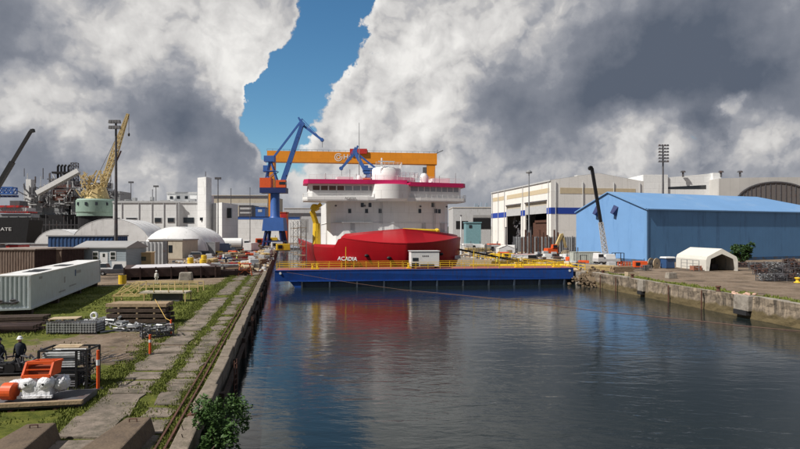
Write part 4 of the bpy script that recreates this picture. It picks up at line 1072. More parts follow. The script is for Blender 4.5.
# yellow handrails along the right dock wall
t = T('dock_railing', 'yellow safety railing along the dock edge right of the ship', 'railing')
for off in (0.6, 3.0):
    b = MB()
    for k in range(24):
        y = 101+k*2.3; x = xR(y)+off; b.bar((x, y, .05), (x, y, 1.2), .1)
    for z in (.65, 1.2): b.bar((xR(101)+off, 101, z), (xR(153.9)+off, 153.9, z), .09)
    b.build('rails', 'yellow', t)
t = T('pipe_line', 'fat yellow pipe lying along the quay behind the gate', 'pipe')
MB().tube([(XX(500, 108), 108, .45), (XX(560, 110), 110, .45), (XX(574, 106), 106, .4)], .42, 10).build('pipe', 'yellow', t)
MB().tube([(XX(470, 113), 113, .4), (XX(585, 114), 114, .4)], .32, 10).build('hose', 'rope', t)

def excavator(root, body='ored', arm='cranecream'):
    for s in (-1.1, 1.1): MB().box(-1.9, 1.9, s-.3, s+.3, 0, .85, taper=.15).build('track', 'rubber', root)
    MB().box(-1.7, 1.5, -1.3, 1.3, .95, 2.3, taper=.12).build('body', body, root, bevel=.08)
    c = MB().box(-.2, 1.4, -1.3, -.2, 2.31, 3.4, taper=.15).build('cab', body, root, bevel=.05); MB().box(.1, 1.3, -1.34, -1.15, 2.5, 3.2).build('cab_window', 'glass', c)
    MB().bar((1.2, 0, 2.0), (3.2, 0, 6.2), .7, .8).build('boom', arm, root); MB().bar((3.3, 0, 6.4), (4.6, 0, 2.3), .5, .6).build('dipper', arm, root)
    MB().blob((4.7, 0, 1.9), .7, .6, .6, .1, n=6).build('bucket', 'dgrey', root)
x, y, _ = G(551, 256.5)
t = T('excavator', 'orange excavator with cream raised arm left of the blue shed', 'excavator', (x, y, 0), PI*.05); t.scale = (1.05,)*3; excavator(t)
t.rotation_euler.z = math.radians(12)
def forklift(root, body):
    MB().box(-1.2, 1.0, -.6, .6, .35, 1.2, taper=.08).build('body', body, root, bevel=.06)
    b = MB()
    for sx in (-.7, .5):
        for sy in (-.5, .5): b.bar((sx, sy, 1.2), (sx, sy, 2.2), .07)
    b.build('overhead_guard', 'black', root); MB().box(-.8, .6, -.6, .6, 2.2, 2.28).build('guard_roof', 'black', root)
    b = MB()
    for sy in (-.3, .3): b.bar((1.15, sy, .1), (1.15, sy, 3.0), .12); b.bar((1.2, sy, .15), (2.3, sy, .15), .1)
    b.build('mast', 'dgrey', root)
    for x in (-.8, .7):
        for s in (-.6, .6): MB().cyl((x, s-.12, .33), (x, s+.12, .33), .33, n=14).build('wheel', 'rubber', root)
x, y, _ = G(481, 258)
t = T('forklift', 'dark grey forklift in the yard just right of the ship bow', 'forklift', (x, y, 0), .2); t.scale = (1.3,)*3; forklift(t, 'grey')
x, y, _ = G(572, 263)
t = T('forklift', 'orange forklift before the left corner of the blue shed', 'forklift', (x, y, 0), .4); t.scale = (1.2,)*3; forklift(t, 'ored')
x, y, _ = G(583, 266)
t = T('forklift', 'orange forklift nearest the right end of the dock gate', 'forklift', (x, y, 0), 2.9); forklift(t, 'ored')
x, y, _ = G(624, 268)
t = T('barrier', 'orange work barrier right of the mobile crane', 'barrier', (x, y, 0), .2); rail(t, [(-1.3, 0, 0), (1.3, 0, 0)], 1.2, .07, .65, 'ored', 'rails'); MB().box(-1.4, 1.4, -.3, .3, 0, .1).build('feet', 'dgrey', t)
x, y, _ = G(566, 259)
t = T('cable_reel', 'pale cable reel among the orange machines by the blue shed', 'cable reel', (x, y, 0), .2); reel(t, 1.2, 1.1)

# ---- scattered yard goods: one of each kind, copied
def box_stack(root, m1, m2):
    MB().box(-1.2, 1.2, -.9, .9, .1, 1.1).build('lower_box', m1, root, bevel=.03); MB().box(-1.0, .7, -.8, .8, 1.11, 1.9).build('upper_box', m2, root, bevel=.03)
    MB().box(-1.2, 1.2, -.9, .9, 0, .09).build('pallet', 'wood', root)
def drums(root, m):
    for x, y in ((-.4, -.3), (.4, -.3), (0, .38)):
        MB().lathe([(0, 0), (.3, 0), (.3, .28), (.32, .3), (.3, .32), (.3, .6), (.32, .62), (.3, .64), (.3, .9), (0, .9)], (x, y, .12), 14).build('drum', m, root)
    MB().box(-.8, .8, -.75, .8, 0, .1).build('pallet', 'wood', root)
def beams(root, m, n_=5, L=7):
    r = random.Random(n_)
    for i in range(n_):
        y = (i-n_/2)*.5; z = .15+(i % 2)*.4; a = r.uniform(-.4, .4)
        b = MB(); b.box(-L/2+a, L/2+a, y-.18, y+.18, z, z+.05); b.box(-L/2+a, L/2+a, y-.02, y+.02, z+.051, z+.3); b.box(-L/2+a, L/2+a, y-.18, y+.18, z+.301, z+.35); b.build('beam', m, root)
    MB().box(-L*.3, -L*.3+.2, -1.4, 1.2, 0, .14).build('dunnage', 'wood', root)
def genset(root, m):
    MB().box(-1.6, 1.6, -.7, .7, .3, 1.8, taper=.05).build('housing', m, root, bevel=.06); MB().box(-1.7, 1.7, -.8, .8, .1, .29).build('skid', 'dgrey', root)
    MB().cyl((1, 0, 1.8), (1, 0, 2.4), .08, n=8).build('exhaust', 'dgrey', root); MB().box(-1.2, -.2, -.75, -.68, .7, 1.5).build('grille', 'black', root)
def timber(root, m, rows=4, L=5, cols=5, s=.3):
    r = random.Random(rows*7)
    b = MB()
    for j in range(rows):
        for i in range(cols):
            a = r.uniform(-.25, .25); b.box(-L/2+a, L/2+a, (i-cols/2)*s*1.04, (i-cols/2)*s*1.04+s, .12+j*s*1.25, .12+j*s*1.25+s)
    b.build('timbers', m, root)
    b = MB()
    for j in range(rows):
        for x in (-L*.32, L*.32): b.box(x-.06, x+.06, -cols*s*.54, cols*s*.54, .12+j*s*1.25-s*.25, .12+j*s*1.25-.001)
    b.build('spacers', 'wood', root)
KN = {
 'box_stack': ('stack of boxes', [('grey and white boxes', 'grey', 'white'), ('blue box', 'navy', 'lgrey'), ('pale boxes', 'lgrey', 'beige')]),
}
PROTO = {}
def proto(key):
    if key in PROTO: return dup(PROTO[key], (0, 0, 0))
    k, m = key.split(':')
    names = dict(box='box_stack', drum='drum_pallet', beam='beam_stack', gen='generator', timber='timber_stack', pipe='pipe_bundle', bin='scrap_bin', reel='cable_reel')
    cats = dict(box='boxes', drum='drums', beam='steel beams', gen='generator', timber='timber', pipe='pipes', bin='bin', reel='cable reel')
    t = T(names[k], '', cats[k])
    if k == 'box': box_stack(t, m, 'lgrey' if m != 'lgrey' else 'white')
    if k == 'drum': drums(t, m)
    if k == 'beam': beams(t, m)
    if k == 'gen': genset(t, m)
    if k == 'timber': timber(t, m, 3, 5, 5, .32)
    if k == 'pipe': pipe_bundle(t, 5, 5, 3, .16, m)
    if k == 'bin': mesh_bin(t, 2.0, 1.4, 1.2, m, 'dgrey', 5)
    if k == 'reel': reel(t, .9, .9)
    PROTO[key] = t; return t
CW = dict(grey='grey', white='white', lgrey='light grey', navy='navy blue', yellow='yellow', ored='orange', redpaint='red', rust='rusty', beige='beige', woodend='pale', wood='brown', wooddark='dark', galv='grey', black='black', dgrey='dark grey', teal='teal', craneblue='blue', cranecream='cream', gateblue='blue')
KW = dict(box='stack of boxes', drum='pallet of drums', beam='stack of steel beams', gen='generator', timber='timber stack', pipe='bundle of pipes', bin='wire bin', reel='cable reel')
def scatter(key, x, y, rz, place, sc=1):
    t = proto(key); k, m = key.split(':')
    t.location = (x, y, 0); t.rotation_euler = (0, 0, rz); t.scale = (sc, sc, sc)
    t['label'] = f"{CW[m]} {KW[k]} {place}"; t['group'] = f"{CW[m]} {KW[k]} {place}"
    return t
rr = random.Random(33)
keysL = ['beam:rust', 'timber:wooddark', 'box:beige', 'bin:dgrey', 'pipe:rust', 'timber:wood', 'box:dgrey', 'beam:redpaint', 'beam:rust', 'timber:woodend', 'timber:wood', 'pipe:galv', 'box:grey', 'gen:ored', 'drum:yellow', 'bin:galv', 'gen:white', 'beam:lgrey', 'pipe:rust', 'box:navy', 'timber:cranecream', 'gen:yellow', 'box:lgrey', 'reel:wood']
# timber and tan dunnage along the left dock edge beyond the gate
for i in range(34):
    y = 99+i*2.7+rr.uniform(-1, 1); d = rr.uniform(1.3, 4.5)
    scatter(['timber:woodend', 'timber:cranecream', 'pipe:galv', 'box:beige', 'timber:wood'][i % 5], xl(y)-d, y, A+PI/2+rr.uniform(-.25, .25), 'along left dock edge beyond the gate', rr.uniform(.8, 1.1))
for i in range(95):
    y = 96+rr.random()**1.3*150; d = rr.uniform(5.5, 24)
    scatter(rr.choice(keysL), xl(y)-d*(.8 if y > 140 else .62), y, rr.choice((0, A, PI/2))+rr.uniform(-.4, .4), 'among goods on the quay road left of dock', rr.uniform(.55, 1.05))
keysR = ['timber:wooddark', 'box:beige', 'bin:dgrey', 'pipe:rust', 'beam:dgrey', 'box:dgrey', 'beam:rust', 'timber:woodend', 'pipe:galv', 'box:lgrey', 'gen:white', 'pipe:rust', 'timber:cranecream', 'gen:ored', 'beam:lgrey', 'bin:galv', 'timber:wood', 'gen:yellow', 'box:beige']
for i in range(130):
    y = 104+rr.random()**1.2*75; px = rr.uniform(458, 568 if y > 128 else 580); x = XX(px, y)
    if x < xR(y)+1.2: continue
    scatter(rr.choice(keysR), x, y, rr.uniform(-.5, .5)+rr.choice((0, PI/2, 0)), 'in the crowded yard right of the ship', rr.uniform(.5, 1.0))
for i in range(14):
    y = 180+rr.random()*60; px = rr.uniform(462, 512)
    scatter(rr.choice(keysR), XX(px, y), y, rr.uniform(-.5, .5), 'in the far yard before the grey sheds', 1.6)
for i, (px, py) in enumerate(((603, 271), (612, 270), (640, 268.5), (594, 270), (588, 268), (622, 272), (646, 270.5))):
    x, y, _ = G(px, py); scatter(['timber:cranecream', 'box:beige', 'gen:ored', 'timber:woodend', 'pipe:galv', 'timber:wood', 'bin:galv'][i], x, y, rr.uniform(-.4, .4), 'at the quay corner by the mobile crane', .8)
for nm, mm, lo in (('debris', 'rust', 0), ('debris', 'woodend', 1), ('debris', 'lgrey', 2)):
    b = MB(); r_ = random.Random(50+lo)
    for i in range(1300):
        if r_.random() < .5: y = 96+r_.random()**1.3*150; x = xl(y)-r_.uniform(.6, 22)
        else: y = 104+r_.random()*90; x = XX(r_.uniform(458, 575), y)
        if x > -60 and x < xR(y)+1 and x > xl(y): continue
        a = r_.uniform(0, PI); s_ = r_.uniform(.15, .55); L_ = s_*r_.choice((1, 1.5, 4, 6)); b.box(x-L_/2, x+L_/2, y-s_*.4, y+s_*.4, 0, s_*r_.uniform(.3, 1.1), rz=a, taper=s_*.06)
    b.build(nm, mm, kind='stuff')
# broken brown rock heap at the right end of the gate
b = MB()
for i in range(420):
    u_ = rr.gauss(0, 1.7); v_ = rr.gauss(0, 1.5); z_ = .45-abs(u_)*.5-max(0, -v_)*1.1+rr.gauss(0, .2)
    b.blob((u_, v_, max(-2.6, z_)), rr.uniform(.1, .36), rr.uniform(.1, .36), rr.uniform(.08, .28), .35, n=4, seed=i)
b.blob((0, .6, -1.8), 2.6, 1.9, 1.9, .25, 1.5, n=10, seed=3)
o = b.build('rubble', mat('tan_rubble', (.15,.11,.07), .95, var=.3)); o.location = (33.4, 94.8, 0); tag(o, 'brown rubble bank where the dock gate meets right quay', 'rubble')
t = T('tyre_fender', 'yellow buoy fender at the right end of dock gate', 'buoy', (32.0, 95.6, -1.2)); MB().blob((0, 0, 0), .5, .5, .9, .02, n=8).build('float', 'yellow', t); MB().cyl((0, 0, .8), (0, 0, 2.0), .04, n=5).build('line', 'rope', t)

# dark scaffolding left of ship in the dock
for j, (y0, u) in enumerate(((122, -21), (128, -22), (140, -22.5))):
    t = T('scaffold_tower', ['grey scaffold tower at the ship side nearest the gate', 'grey scaffold tower at the ship side second from the gate', 'grey scaffold tower at the ship side furthest from gate'][j], 'scaffold', (1.3-.207*(y0-105)+u*.979*.93, y0, -4), A)
    b = MB(); n_ = 8
    for sx in (-.9, .9):
        for sy in (-1.6, 0, 1.6): b.bar((sx, sy, 0), (sx, sy, 13.5), .09)
    for k in range(7):
        z = k*2; b.bar((-.9, -1.6, z), (.9, 1.6, z+2), .06); b.bar((-.9, -1.6, z), (-.9, 1.6, z), .07); b.bar((.9, -1.6, z), (.9, 1.6, z), .07); b.bar((-.9, -1.6, z+2), (.9, -1.6, z), .06)
    b.build('tubes', 'galv', t)
    b = MB()
    for k in range(1, 7): b.box(-.95, .95, -1.65, 1.65, k*2, k*2+.08)
    b.build('boards', 'wood', t)

# ================================================================ LEFT midground
# white building
wb = T('office_building', 'large white flat roofed building with square tower left of the blue crane', 'building', (0, 0, 0))
D = 250
def blk(px0, px1, pyt, D0, dep, nm, m='bldwhite', pyb=None):
    return MB().box(XX(px0, D0), XX(px1, D0), D0, D0+dep, 0 if pyb is None else ZZ(pyb, D0), ZZ(pyt, D0)).build(nm, m, wb)
blk(113, 178, 201.5, 250, 40, 'main_wing'); blk(178.05, 198, 201.8, 252, 40, 'centre_wing')
blk(167, 197, 192.5, 275, 25, 'upper_storey')
# tower turned so its left face is lit
tw = MB(); c = Vector((XX(204, 248), 248)); w = 6.4
tw.prism([(XX(197.5, 249), 249), (XX(206, 245), 245), (XX(211.5, 250), 250), (XX(203, 256), 258)], 0, ZZ(177.5, 248)); tw.build('tower', 'bldwhite', wb)
MB().cyl((c.x, 250, ZZ(177.5, 248)), (c.x, 250, ZZ(171, 248)), .15, n=5).build('aerial', 'dgrey', wb)
b = MB(); b.prism([(XX(211.6, 251), 251), (XX(222, 243), 243), (XX(238, 262), 262), (XX(224, 275), 275)], 0, ZZ(203.5, 252)); b.build('east_wing', 'bldwhite', wb)
for (a, c_, t0, t1) in ((126, 137, 217.5, 219.5), (154.5, 161.5, 217.5, 222.5), (167.5, 174.5, 217.5, 222.5), (117, 119.5, 217.5, 219)):
    o = MB().box(XX(a, 250), XX(c_, 250), 249.8, 250.3, ZZ(t1, 250), ZZ(t0, 250)).build('window', 'lgrey', wb)
    MB().box(XX(a, 250)+.2, XX(c_, 250)-.2, 249.7, 249.85, ZZ(t1, 250)+.2, ZZ(t0, 250)-.2).build('pane', 'glass', o)
for (a, c_, t0, t1) in ((183.5, 194, 217.5, 223), ):
    MB().box(XX(a, 252), XX(c_, 252), 251.8, 252.3, ZZ(t1, 252), ZZ(t0, 252)).build('window', 'glass', wb)
for (a, c_) in ((126, 130), (155, 161), (167, 173), (184, 192)): MB().box(XX(a, 251), XX(c_, 251), 249.7, 252.2, ZZ(231, 250), ZZ(227.5, 250)).build('window', 'glass', wb)
MB().box(XX(200.5, 247)-.1, XX(203.5, 247), 246.4, 247.2, ZZ(220.5, 247), ZZ(217.5, 247)).build('window', 'glass', wb)
MB().box(XX(227.5, 249)-.3, XX(231, 249)+.3, 248.6, 250.0, ZZ(218, 249), ZZ(208, 249)).build('window', 'glass', wb)
for px in (120, 140, 150, 186): MB().box(XX(px, 262), XX(px+2.5, 262), 262, 264, ZZ(201.8, 250)-.4, ZZ(201, 250)+1.0).build('roof_unit', 'lgrey', wb)

b = MB()
for (x0_, x1_, y_, z_) in ((XX(113, 250), XX(178, 250), 250, ZZ(201.5, 250)), (XX(178.05, 252), XX(198, 252), 252, ZZ(201.8, 252)), (XX(167, 275), XX(197, 275), 275, ZZ(192.5, 275))):
    b.box(x0_-.2, x1_+.2, y_-.35, y_-.02, z_-.6, z_+.25)
b.build('parapet', 'lgrey', wb)
for px in (122, 139, 152, 164, 176.5): MB().cyl((XX(px, 250), 249.8, 0), (XX(px, 250), 249.8, ZZ(202.5, 250)), .16, n=6).build('downpipe', 'lgrey', wb)
for (a, c_) in ((170, 173), (177, 180), (185, 188)): MB().box(XX(a, 275), XX(c_, 275), 274.8, 275.2, ZZ(199, 275), ZZ(196.2, 275)).build('window', 'glass', wb)
for px, w_, h_ in ((124, 3, 1.8), (132, 1.6, 2.6), (160, 4, 1.5), (150, 1.2, 3), (190, 2.4, 2)):
    MB().box(XX(px, 262), XX(px, 262)+w_, 262, 264, ZZ(201.8, 250)-.4, ZZ(201.8, 250)+h_).build('roof_plant', 'grey', wb)
# domes (barrel vault tents)
def vault(label, px0, px1, pyt, D, L, rz, rnd=0):
    t = T('dome_tent', label, 'tent', (XX((px0+px1)/2, D), D, 0), rz)
    R = (XX(px1, D)-XX(px0, D))/2; Hh = ZZ(pyt, D); vs = []; n_, m_ = 20, 12
    st = [(-L/2, 1)] if not rnd else [(-L/2-rnd*math.cos(a), max(.02, math.sin(a))**.8) for a in [PI/2*i/6 for i in range(7)]]
    st += [(-L/2+L*i/8, 1) for i in range(1, 9)]
    for y, s in st:
        for i in range(n_+1):
            a = PI*i/n_; vs.append((-R*math.cos(a)*s, y, Hh*math.sin(a)**.85*s))
    b = MB(); k = n_+1
    b.add(vs, [(j*k+i, j*k+i+1, (j+1)*k+i+1, (j+1)*k+i) for j in range(len(st)-1) for i in range(n_)])
    if not rnd: b.add(vs[:k], [tuple(range(k))[::-1]])
    b.build('canvas', 'domevinyl', t, smooth=True)
    b = MB()
    for y in [-L/2+L*i/4 for i in range(5)]:
        b.tube([(-R*1.005*math.cos(PI*i/n_), y, Hh*1.005*math.sin(PI*i/n_)**.85) for i in range(n_+1)], .06, 4)
    b.build('seams', 'lgrey', t)
    return t
t = vault('larger white dome tent behind the blue panelled shed', 85, 161, 219.5, 185, 20, .1)
t = vault('smaller white dome tent behind the beige cabin', 156, 218, 227, 172, 16, -.05, 5)
t = vault('low white vaulted tent at left behind the brown sheds', 46, 92, 229.5, 190, 14, .05)
# blue panelled shed
t = T('panel_shed', 'dark blue panelled shed in front of the large white dome', 'shed', (XX(48, 132), 132, 0))
w = XX(113, 132)-XX(48, 132); MB().corr((0, 0), (w, 0), 0, 6.1, .9, .12).corr((w, 0), (w, 7), 0, 6.1, .9, .12).build('wall', 'navy', t); MB().box(-.3, w+.3, -.3, 7, 6.1, 6.4).build('roof', 'roofgrey', t)
# grey building with gable
D = 103
t = T('grey_cabin', 'pale grey cabin building with small windows and flat gable roof', 'cabin building', (XX(76, D), D, 0), math.radians(0))
w = XX(126, D)-XX(76, D); dp = 8
b = MB(); b.box(0, w, 0, dp, 0, 4.1); b.build('wall', 'housegrey', t)
MB().prof([(-.3, 4.1), (-.3, 4.3), (dp/2, 5.4), (dp+.3, 4.3), (dp+.3, 4.1)], -.3, w+.3).build('roof', 'roofgrey', t)
MB().box(w-2.6, w+.05, -.06, -.01, 0, 1.7).build('skirting', 'white', t)
for a in (78.5, 95.5, 113): 
    x = XX(a, D)-XX(76, D); f = MB().box(x-.55, x+.55, -.07, .05, 1.9, 3.5).build('window', 'white', t); MB().box(x-.4, x+.4, -.1, 0, 2.75, 3.35).build('pane', 'glass', f); MB().box(x-.4, x+.4, -.1, 0, 2.05, 2.6).build('pane', 'glass', f)
x = XX(104, D)-XX(76, D); dd = MB().box(x-.7, x+.7, -.07, .05, .1, 3.3).build('door', 'white', t); MB().box(x-.2, x+.2, -.1, 0, 2.5, 3.1).build('pane', 'glass', dd)
# corrugated pale fence behind hut
t = T('panel_fence', 'pale grey ribbed panel fence behind the tan hut', 'fence', (XX(126.5, 118), 118, 0)); w = XX(164, 118)-XX(126.5, 118); MB().corr((0, 0), (w, 0), .1, 5.0, .75, .25).build('panels', 'lgrey', t); MB().box(0, w, .1, .3, 4.9, 5.1).build('cap_rail', 'dgrey', t); MB().box(w-.2, w+.7, -.2, .4, 0, 5.2).build('end_post', 'dgrey', t)
# tan hut
x, y, _ = G(135.5, 268.5)
t = T('hut', 'small tan flat roofed hut beside the grey cabin building', 'hut', (x, y, 0), math.radians(14))
MB().box(0, 2.75, 0, 4.2, 0, 2.95).build('wall', 'tanhut', t); MB().box(-.15, 2.9, -.15, 4.35, 2.95, 3.12).build('roof', mat('tan_roof', (.6,.45,.27), .7, var=.1), t)
MB().box(.7, 1.9, -.06, 0, 1.5, 2.3).build('window', 'glass', t)
# beige cabin
D = 152
t = T('beige_cabin', 'beige long cabin with one dark window before the smaller dome', 'cabin building', (XX(149, D), D, 0), math.radians(-6)); w = XX(184, D)-XX(149, D)
MB().box(0, w, 0, 9, 0, 4.9).build('wall', 'beige', t); MB().box(-.2, w+.2, -.2, 9.2, 4.9, 5.25).build('roof', 'roofgrey', t); x = XX(171.5, D)-XX(149, D); MB().box(x-.55, x+.55, -.08, 0, 1.6, 3.6).build('window', 'glass', t)
D = 165
t = T('shipping_container', 'grey ribbed container row end beside the beige cabin', 'container', (XX(192, D), D, 0), 0); container(t, 6.8, 4, 4.2, M['grey'])
# brown sheds
for k, (px0, w, D, dep) in enumerate(((-22, 9.6, 96, 14), (47.5, 2.9, 98.5, 14))):
    ttl = ['long brown weathered steel shed at the left edge', 'short brown weathered shed beside the long brown one'][k]
    x1 = XX(35.5 if k == 0 else 62, D); x0 = XX(px0, D)
    t = T('brown_shed', ttl, 'shed', (x0, D, 0), math.radians(-1)); w = x1-x0
    MB().corr((0, 0), (w, 0), 0, 4.0, .45, .06).build('front_wall', 'brownshed', t)
    b = MB(); b.corr((w, 0), (w+2.2, 3.0), 0, 4.0, .45, .06); b.build('end_wall', mat('end_brown_shaded', (.05,.03,.028), .9, var=.3), t)  # end wall browner-black than the front, its shade painted into the colour
    MB().prism([(-.2, -.2), (w+.2, -.2), (w+2.4, 3), (w+2.0, 12), (-.2, 12)], 4.0, 4.2).build('roof', 'brownroof', t)

# long white container
P0, P1 = Vector((-30.9, 46.8, 0)), Vector((-39.4, 73.5, 0)); d = P1-P0; L = d.length; ca = math.atan2(d.y, d.x)
t = T('storage_container', 'long pale grey storage container on blocks in the left yard', 'container', (*P0.xy, .5), ca)
# local x along length, y to the left (away from quay)
b = MB(); b.corr((0, 2.6), (0, 0), .12, 2.78, .3, .06); b.build('end_panel', 'contwhite', t)
b = MB(); b.add([(0,0,.12),(L,0,.12),(L,0,2.78),(0,0,2.78)], [(0,1,2,3)]); b.add([(0,2.6,.12),(L,2.6,.12),(L,2.6,2.78),(0,2.6,2.78)], [(3,2,1,0)]); b.add([(L,0,.12),(L,2.6,.12),(L,2.6,2.78),(L,0,2.78)], [(0,1,2,3)])
b.build('side_panel', 'contwhite', t)
MB().box(-.05, L, -.04, 2.64, 2.781, 2.88).build('roof', 'controof', t)
b = MB()
for y in (0, 2.6): b.bar((0, y, .08), (L, y, .08), .16); b.bar((-.06, y, 0), (-.06, y, 2.85), .14); b.bar((L, y, 0), (L, y, 2.85), .14)
b.bar((-.05, 0, .08), (-.05, 2.6, .08), .16); b.build('corner_frame', 'contwhite', t)
for (x, z, w_, h_) in ((15.5, 1.95, 2.2, .32), (10.5, 1.35, .5, .6), (12.5, .75, 3, .14), (8.6, .5, 2.4, .16), (2.4, 2.35, .9, .22)):
    MB().box(x, x+w_, -.012, -.004, z, z+h_).build('stain_patch', 'grey', t)
MB().box(14.9, 15.4, -.012, -.004, 1.7, 2.4).build('dark_plate', 'navy', t)
b = MB(); rr = random.Random(4)
for i in range(9): b.blob((-.1, rr.uniform(.9, 2.4), .55+rr.random()*.3), .03, .25, .1, .3, n=4, seed=i)
b.build('dent_marks', 'dgrey', t)
for x in (1, 9, 18, 27): MB().box(x-.3, x+.3, .1, 2.5, -.5, -.02).build('support_block', 'wooddark', t)
for nm, lb, xx, ll in (('tarpaulin', 'black flat tarpaulin on near part of the long container roof', 4, 4.2), ('tarpaulin', 'black flat tarpaulin halfway along the long container roof', 13.5, 3.2)):
    b = MB(); r_ = random.Random(int(xx)); vs = [(xx+ll*i/8, .5+1.3*j/4, .05*r_.random()) for i in range(9) for j in range(5)]
    b.add(vs, [(i*5+j, (i+1)*5+j, (i+1)*5+j+1, i*5+j+1) for i in range(8) for j in range(4)]); o = b.build(nm, 'black'); o.location = (*P0.xy, 3.39); o.rotation_euler = (0, 0, ca); tag(o, lb, 'tarpaulin')
    o.modifiers.new('s', 'SOLIDIFY').thickness = .03

# black steel module deck (brown) with white sheet
c0 = G(128, 288); 
t = T('steel_module', 'low dark brown steel platform module with white plate top left of the dock', 'steel module', (XX(150, 86), 86, 0), math.radians(24))
MB().box(-3.5, 10, -4, 7, .45, 1.7).build('deck_frame', 'module', t); 
b = MB()
for i in range(7): b.box(-3.4+i*2.1-.1, -3.4+i*2.1+.1, -4.3, -4.01, .1, 1.9)
b.build('stiffener', 'module', t)
MB().add([(-2.6,-3.2,1.74),(8.8,-1,1.74),(8.6,6.4,1.74),(-2,6.3,1.74)], [(0,1,2,3)]).build('top_plate', mat('plate_pale', (.62,.6,.62), .5, var=.1, dirt=(.4,.3,.25), damt=.2), t)
for x in (-2.8, 9.5): MB().box(x-.3, x+.3, -3.8, 6.8, 0, .44).build('support', 'wooddark', t)
t = T('steel_module', 'dark brown steel grillage beside the quay lane before the red beams', 'steel module', (XX(224, 89), 89.5, 0), math.radians(40)); t.scale = (.8, .8, .8)
b = MB()
for i in range(6): b.box(-5, 4.2, -2.5+i*.9, -2.3+i*.9, .3, 1.2)
for i in range(4): b.box(-5+i*3-.1, -5+i*3+.1, -2.6, 2.4, 1.2, 1.4)
b.build('girders', 'module', t); MB().box(-4.6, -4.1, -2.6, 2.3, 0, .29).build('support', 'wooddark', t); MB().box(3, 3.5, -2.6, 2.3, 0, .29).build('support', 'wooddark', t)
# long red beams
for k, (a, b_, py) in enumerate((((213, 262), (262, 260.5), 0), ((220, 259.5), (266, 257), 0), ((247, 256.5), (268, 253.5), 0))):
    p, q = Vector(G(*a)), Vector(G(*b_)); t = T('red_girder', ['long red girder lying across the goods left of dock', 'red girder lying just beyond the longest one', 'short red girder nearest the blue crane foot'][k], 'girder', p.lerp(q, .5)); h = (q-p)/2; up = Vector((0, 0, .9))
    MB().bar(-h+up, h+up, .5, .12).build('flange', 'redpaint', t); MB().bar(-h+up*.65, h+up*.65, .1, .5).build('web', 'redpaint', t); MB().bar(-h+up*.32, h+up*.32, .5, .12).build('flange', 'redpaint', t)
    MB().box(-h.x*.5-.2, -h.x*.5+.2, -1+(-h.y*.5), 1+(-h.y*.5), 0, .24).build('dunnage', 'wood', t)
# orange frame
x, y, _ = G(245, 276)
t = T('steel_trestle', 'rusty orange steel trestle beside the quay lane', 'trestle', (x, y, 0), .3)
b = MB()
for sx in (-1, 1):
    for sy in (-.6, .6): b.bar((sx*1.1, sy*1.3, 0), (sx*.7, sy*.6, 1.9), .12)
b.bar((-1, -.6, 1.0), (1, -.6, 1.0), .1); b.bar((-1, -.6, .3), (1, -.5, 1.7), .09); b.bar((1, -.6, .3), (-1, -.5, 1.7), .09); b.build('legs', mat('rust_orange', (.38,.1,.04), .8, var=.3), t); MB().box(-1, 1, -.5, .5, 1.9, 2.05).build('top', 'ored', t)
# yellow drums
for k, (px, py) in enumerate(((190.5, 266.5), (204, 263), (203, 268.5))):
    x, y, _ = G(px, py)
    t = T('drum', ['bright yellow drum left of the other two', 'yellow drum behind its neighbour on the quay road', 'yellow drum nearest the white plate'][k], 'drum', (x, y, 0), 0, 'three yellow drums on the quay road'); MB().lathe([(0, 0), (.62, 0), (.62, .6), (.67, .64), (.62, .68), (.62, 1.3), (.67, 1.34), (.62, 1.38), (.62, 1.75), (.56, 1.8)], n=18).build('barrel', 'yellow', t); MB().cyl((0, 0, 1.78), (0, 0, 1.83), .57, n=18).build('lid', 'yellow', t)
x, y, _ = G(115, 284)
t = T('drum', 'faded yellow drum by the far end of the white container', 'drum', (x+1, y, 0)); MB().lathe([(0, 0), (.5, 0), (.5, 1.2), (0, 1.2)], n=16).build('barrel', 'yellow', t); MB().cyl((0, 0, 1.2), (0, 0, 1.25), .4, n=16).build('lid', 'black', t)
x, y, _ = G(186, 283)
t = T('concrete_block', 'rounded grey concrete block in front of brown steel module', 'block', (x, y, 0), .2); MB().box(-.95, .95, -.6, .6, 0, 1.5, taper=.15).build('block_body', 'concrete', t, bevel=.15); MB().tube([(-.2, 0, 1.48), (-.2, 0, 1.65), (.2, 0, 1.65), (.2, 0, 1.48)], .03).build('lifting_eye', 'rust', t)

# vehicles
def car(root, m, L=4.5, W_=1.8, h=1.5, pickup=False):
    b = MB().prof([(-L/2, .35), (-L/2, .85), (-L/2+.15, .95), (L/2-1.0, .95), (L/2-.1, .75), (L/2, .4), (L/2-.2, .3), (-L/2+.2, .3)], -W_/2, W_/2, 'y') if 0 else MB()
    pf = [(-L/2, .4), (-L/2, .9), (-L/2+.12, 1.0), (L/2-1.1, 1.0), (L/2-.1, .82), (L/2, .45), (L/2-.15, .3), (-L/2+.15, .3)]
    n_ = len(pf); vs = [(x, -W_/2, z) for x, z in pf]+[(x, W_/2, z) for x, z in pf]
    b.add(vs, [tuple(range(n_))[::-1], tuple(range(n_, 2*n_))]+[(i, (i+1) % n_, n_+(i+1) % n_, n_+i) for i in range(n_)]); b.build('body', m, root, bevel=.05)
    x0, x1 = (-.4, 1.0) if pickup else (-L/2+.3, L/2-1.3)
    MB().box(x0, x1, -W_/2+.08, W_/2-.08, 1.0, h+.1, taper=.22).build('cabin', 'glass', root, bevel=.04); MB().box(x0+.25, x1-.25, -W_/2+.3, W_/2-.3, h+.1, h+.16).build('roof', m, root)
    for x in (-L/2+.8, L/2-.85):
        for s in (-1, 1):
            w = MB().cyl((x, s*(W_/2-.2), .34), (x, s*(W_/2+.02), .34), .34, n=14).build('wheel', 'rubber', root); MB().cyl((x, s*(W_/2-.1), .34), (x, s*(W_/2+.04), .34), .18, n=8).build('rim', 'lgrey', w)
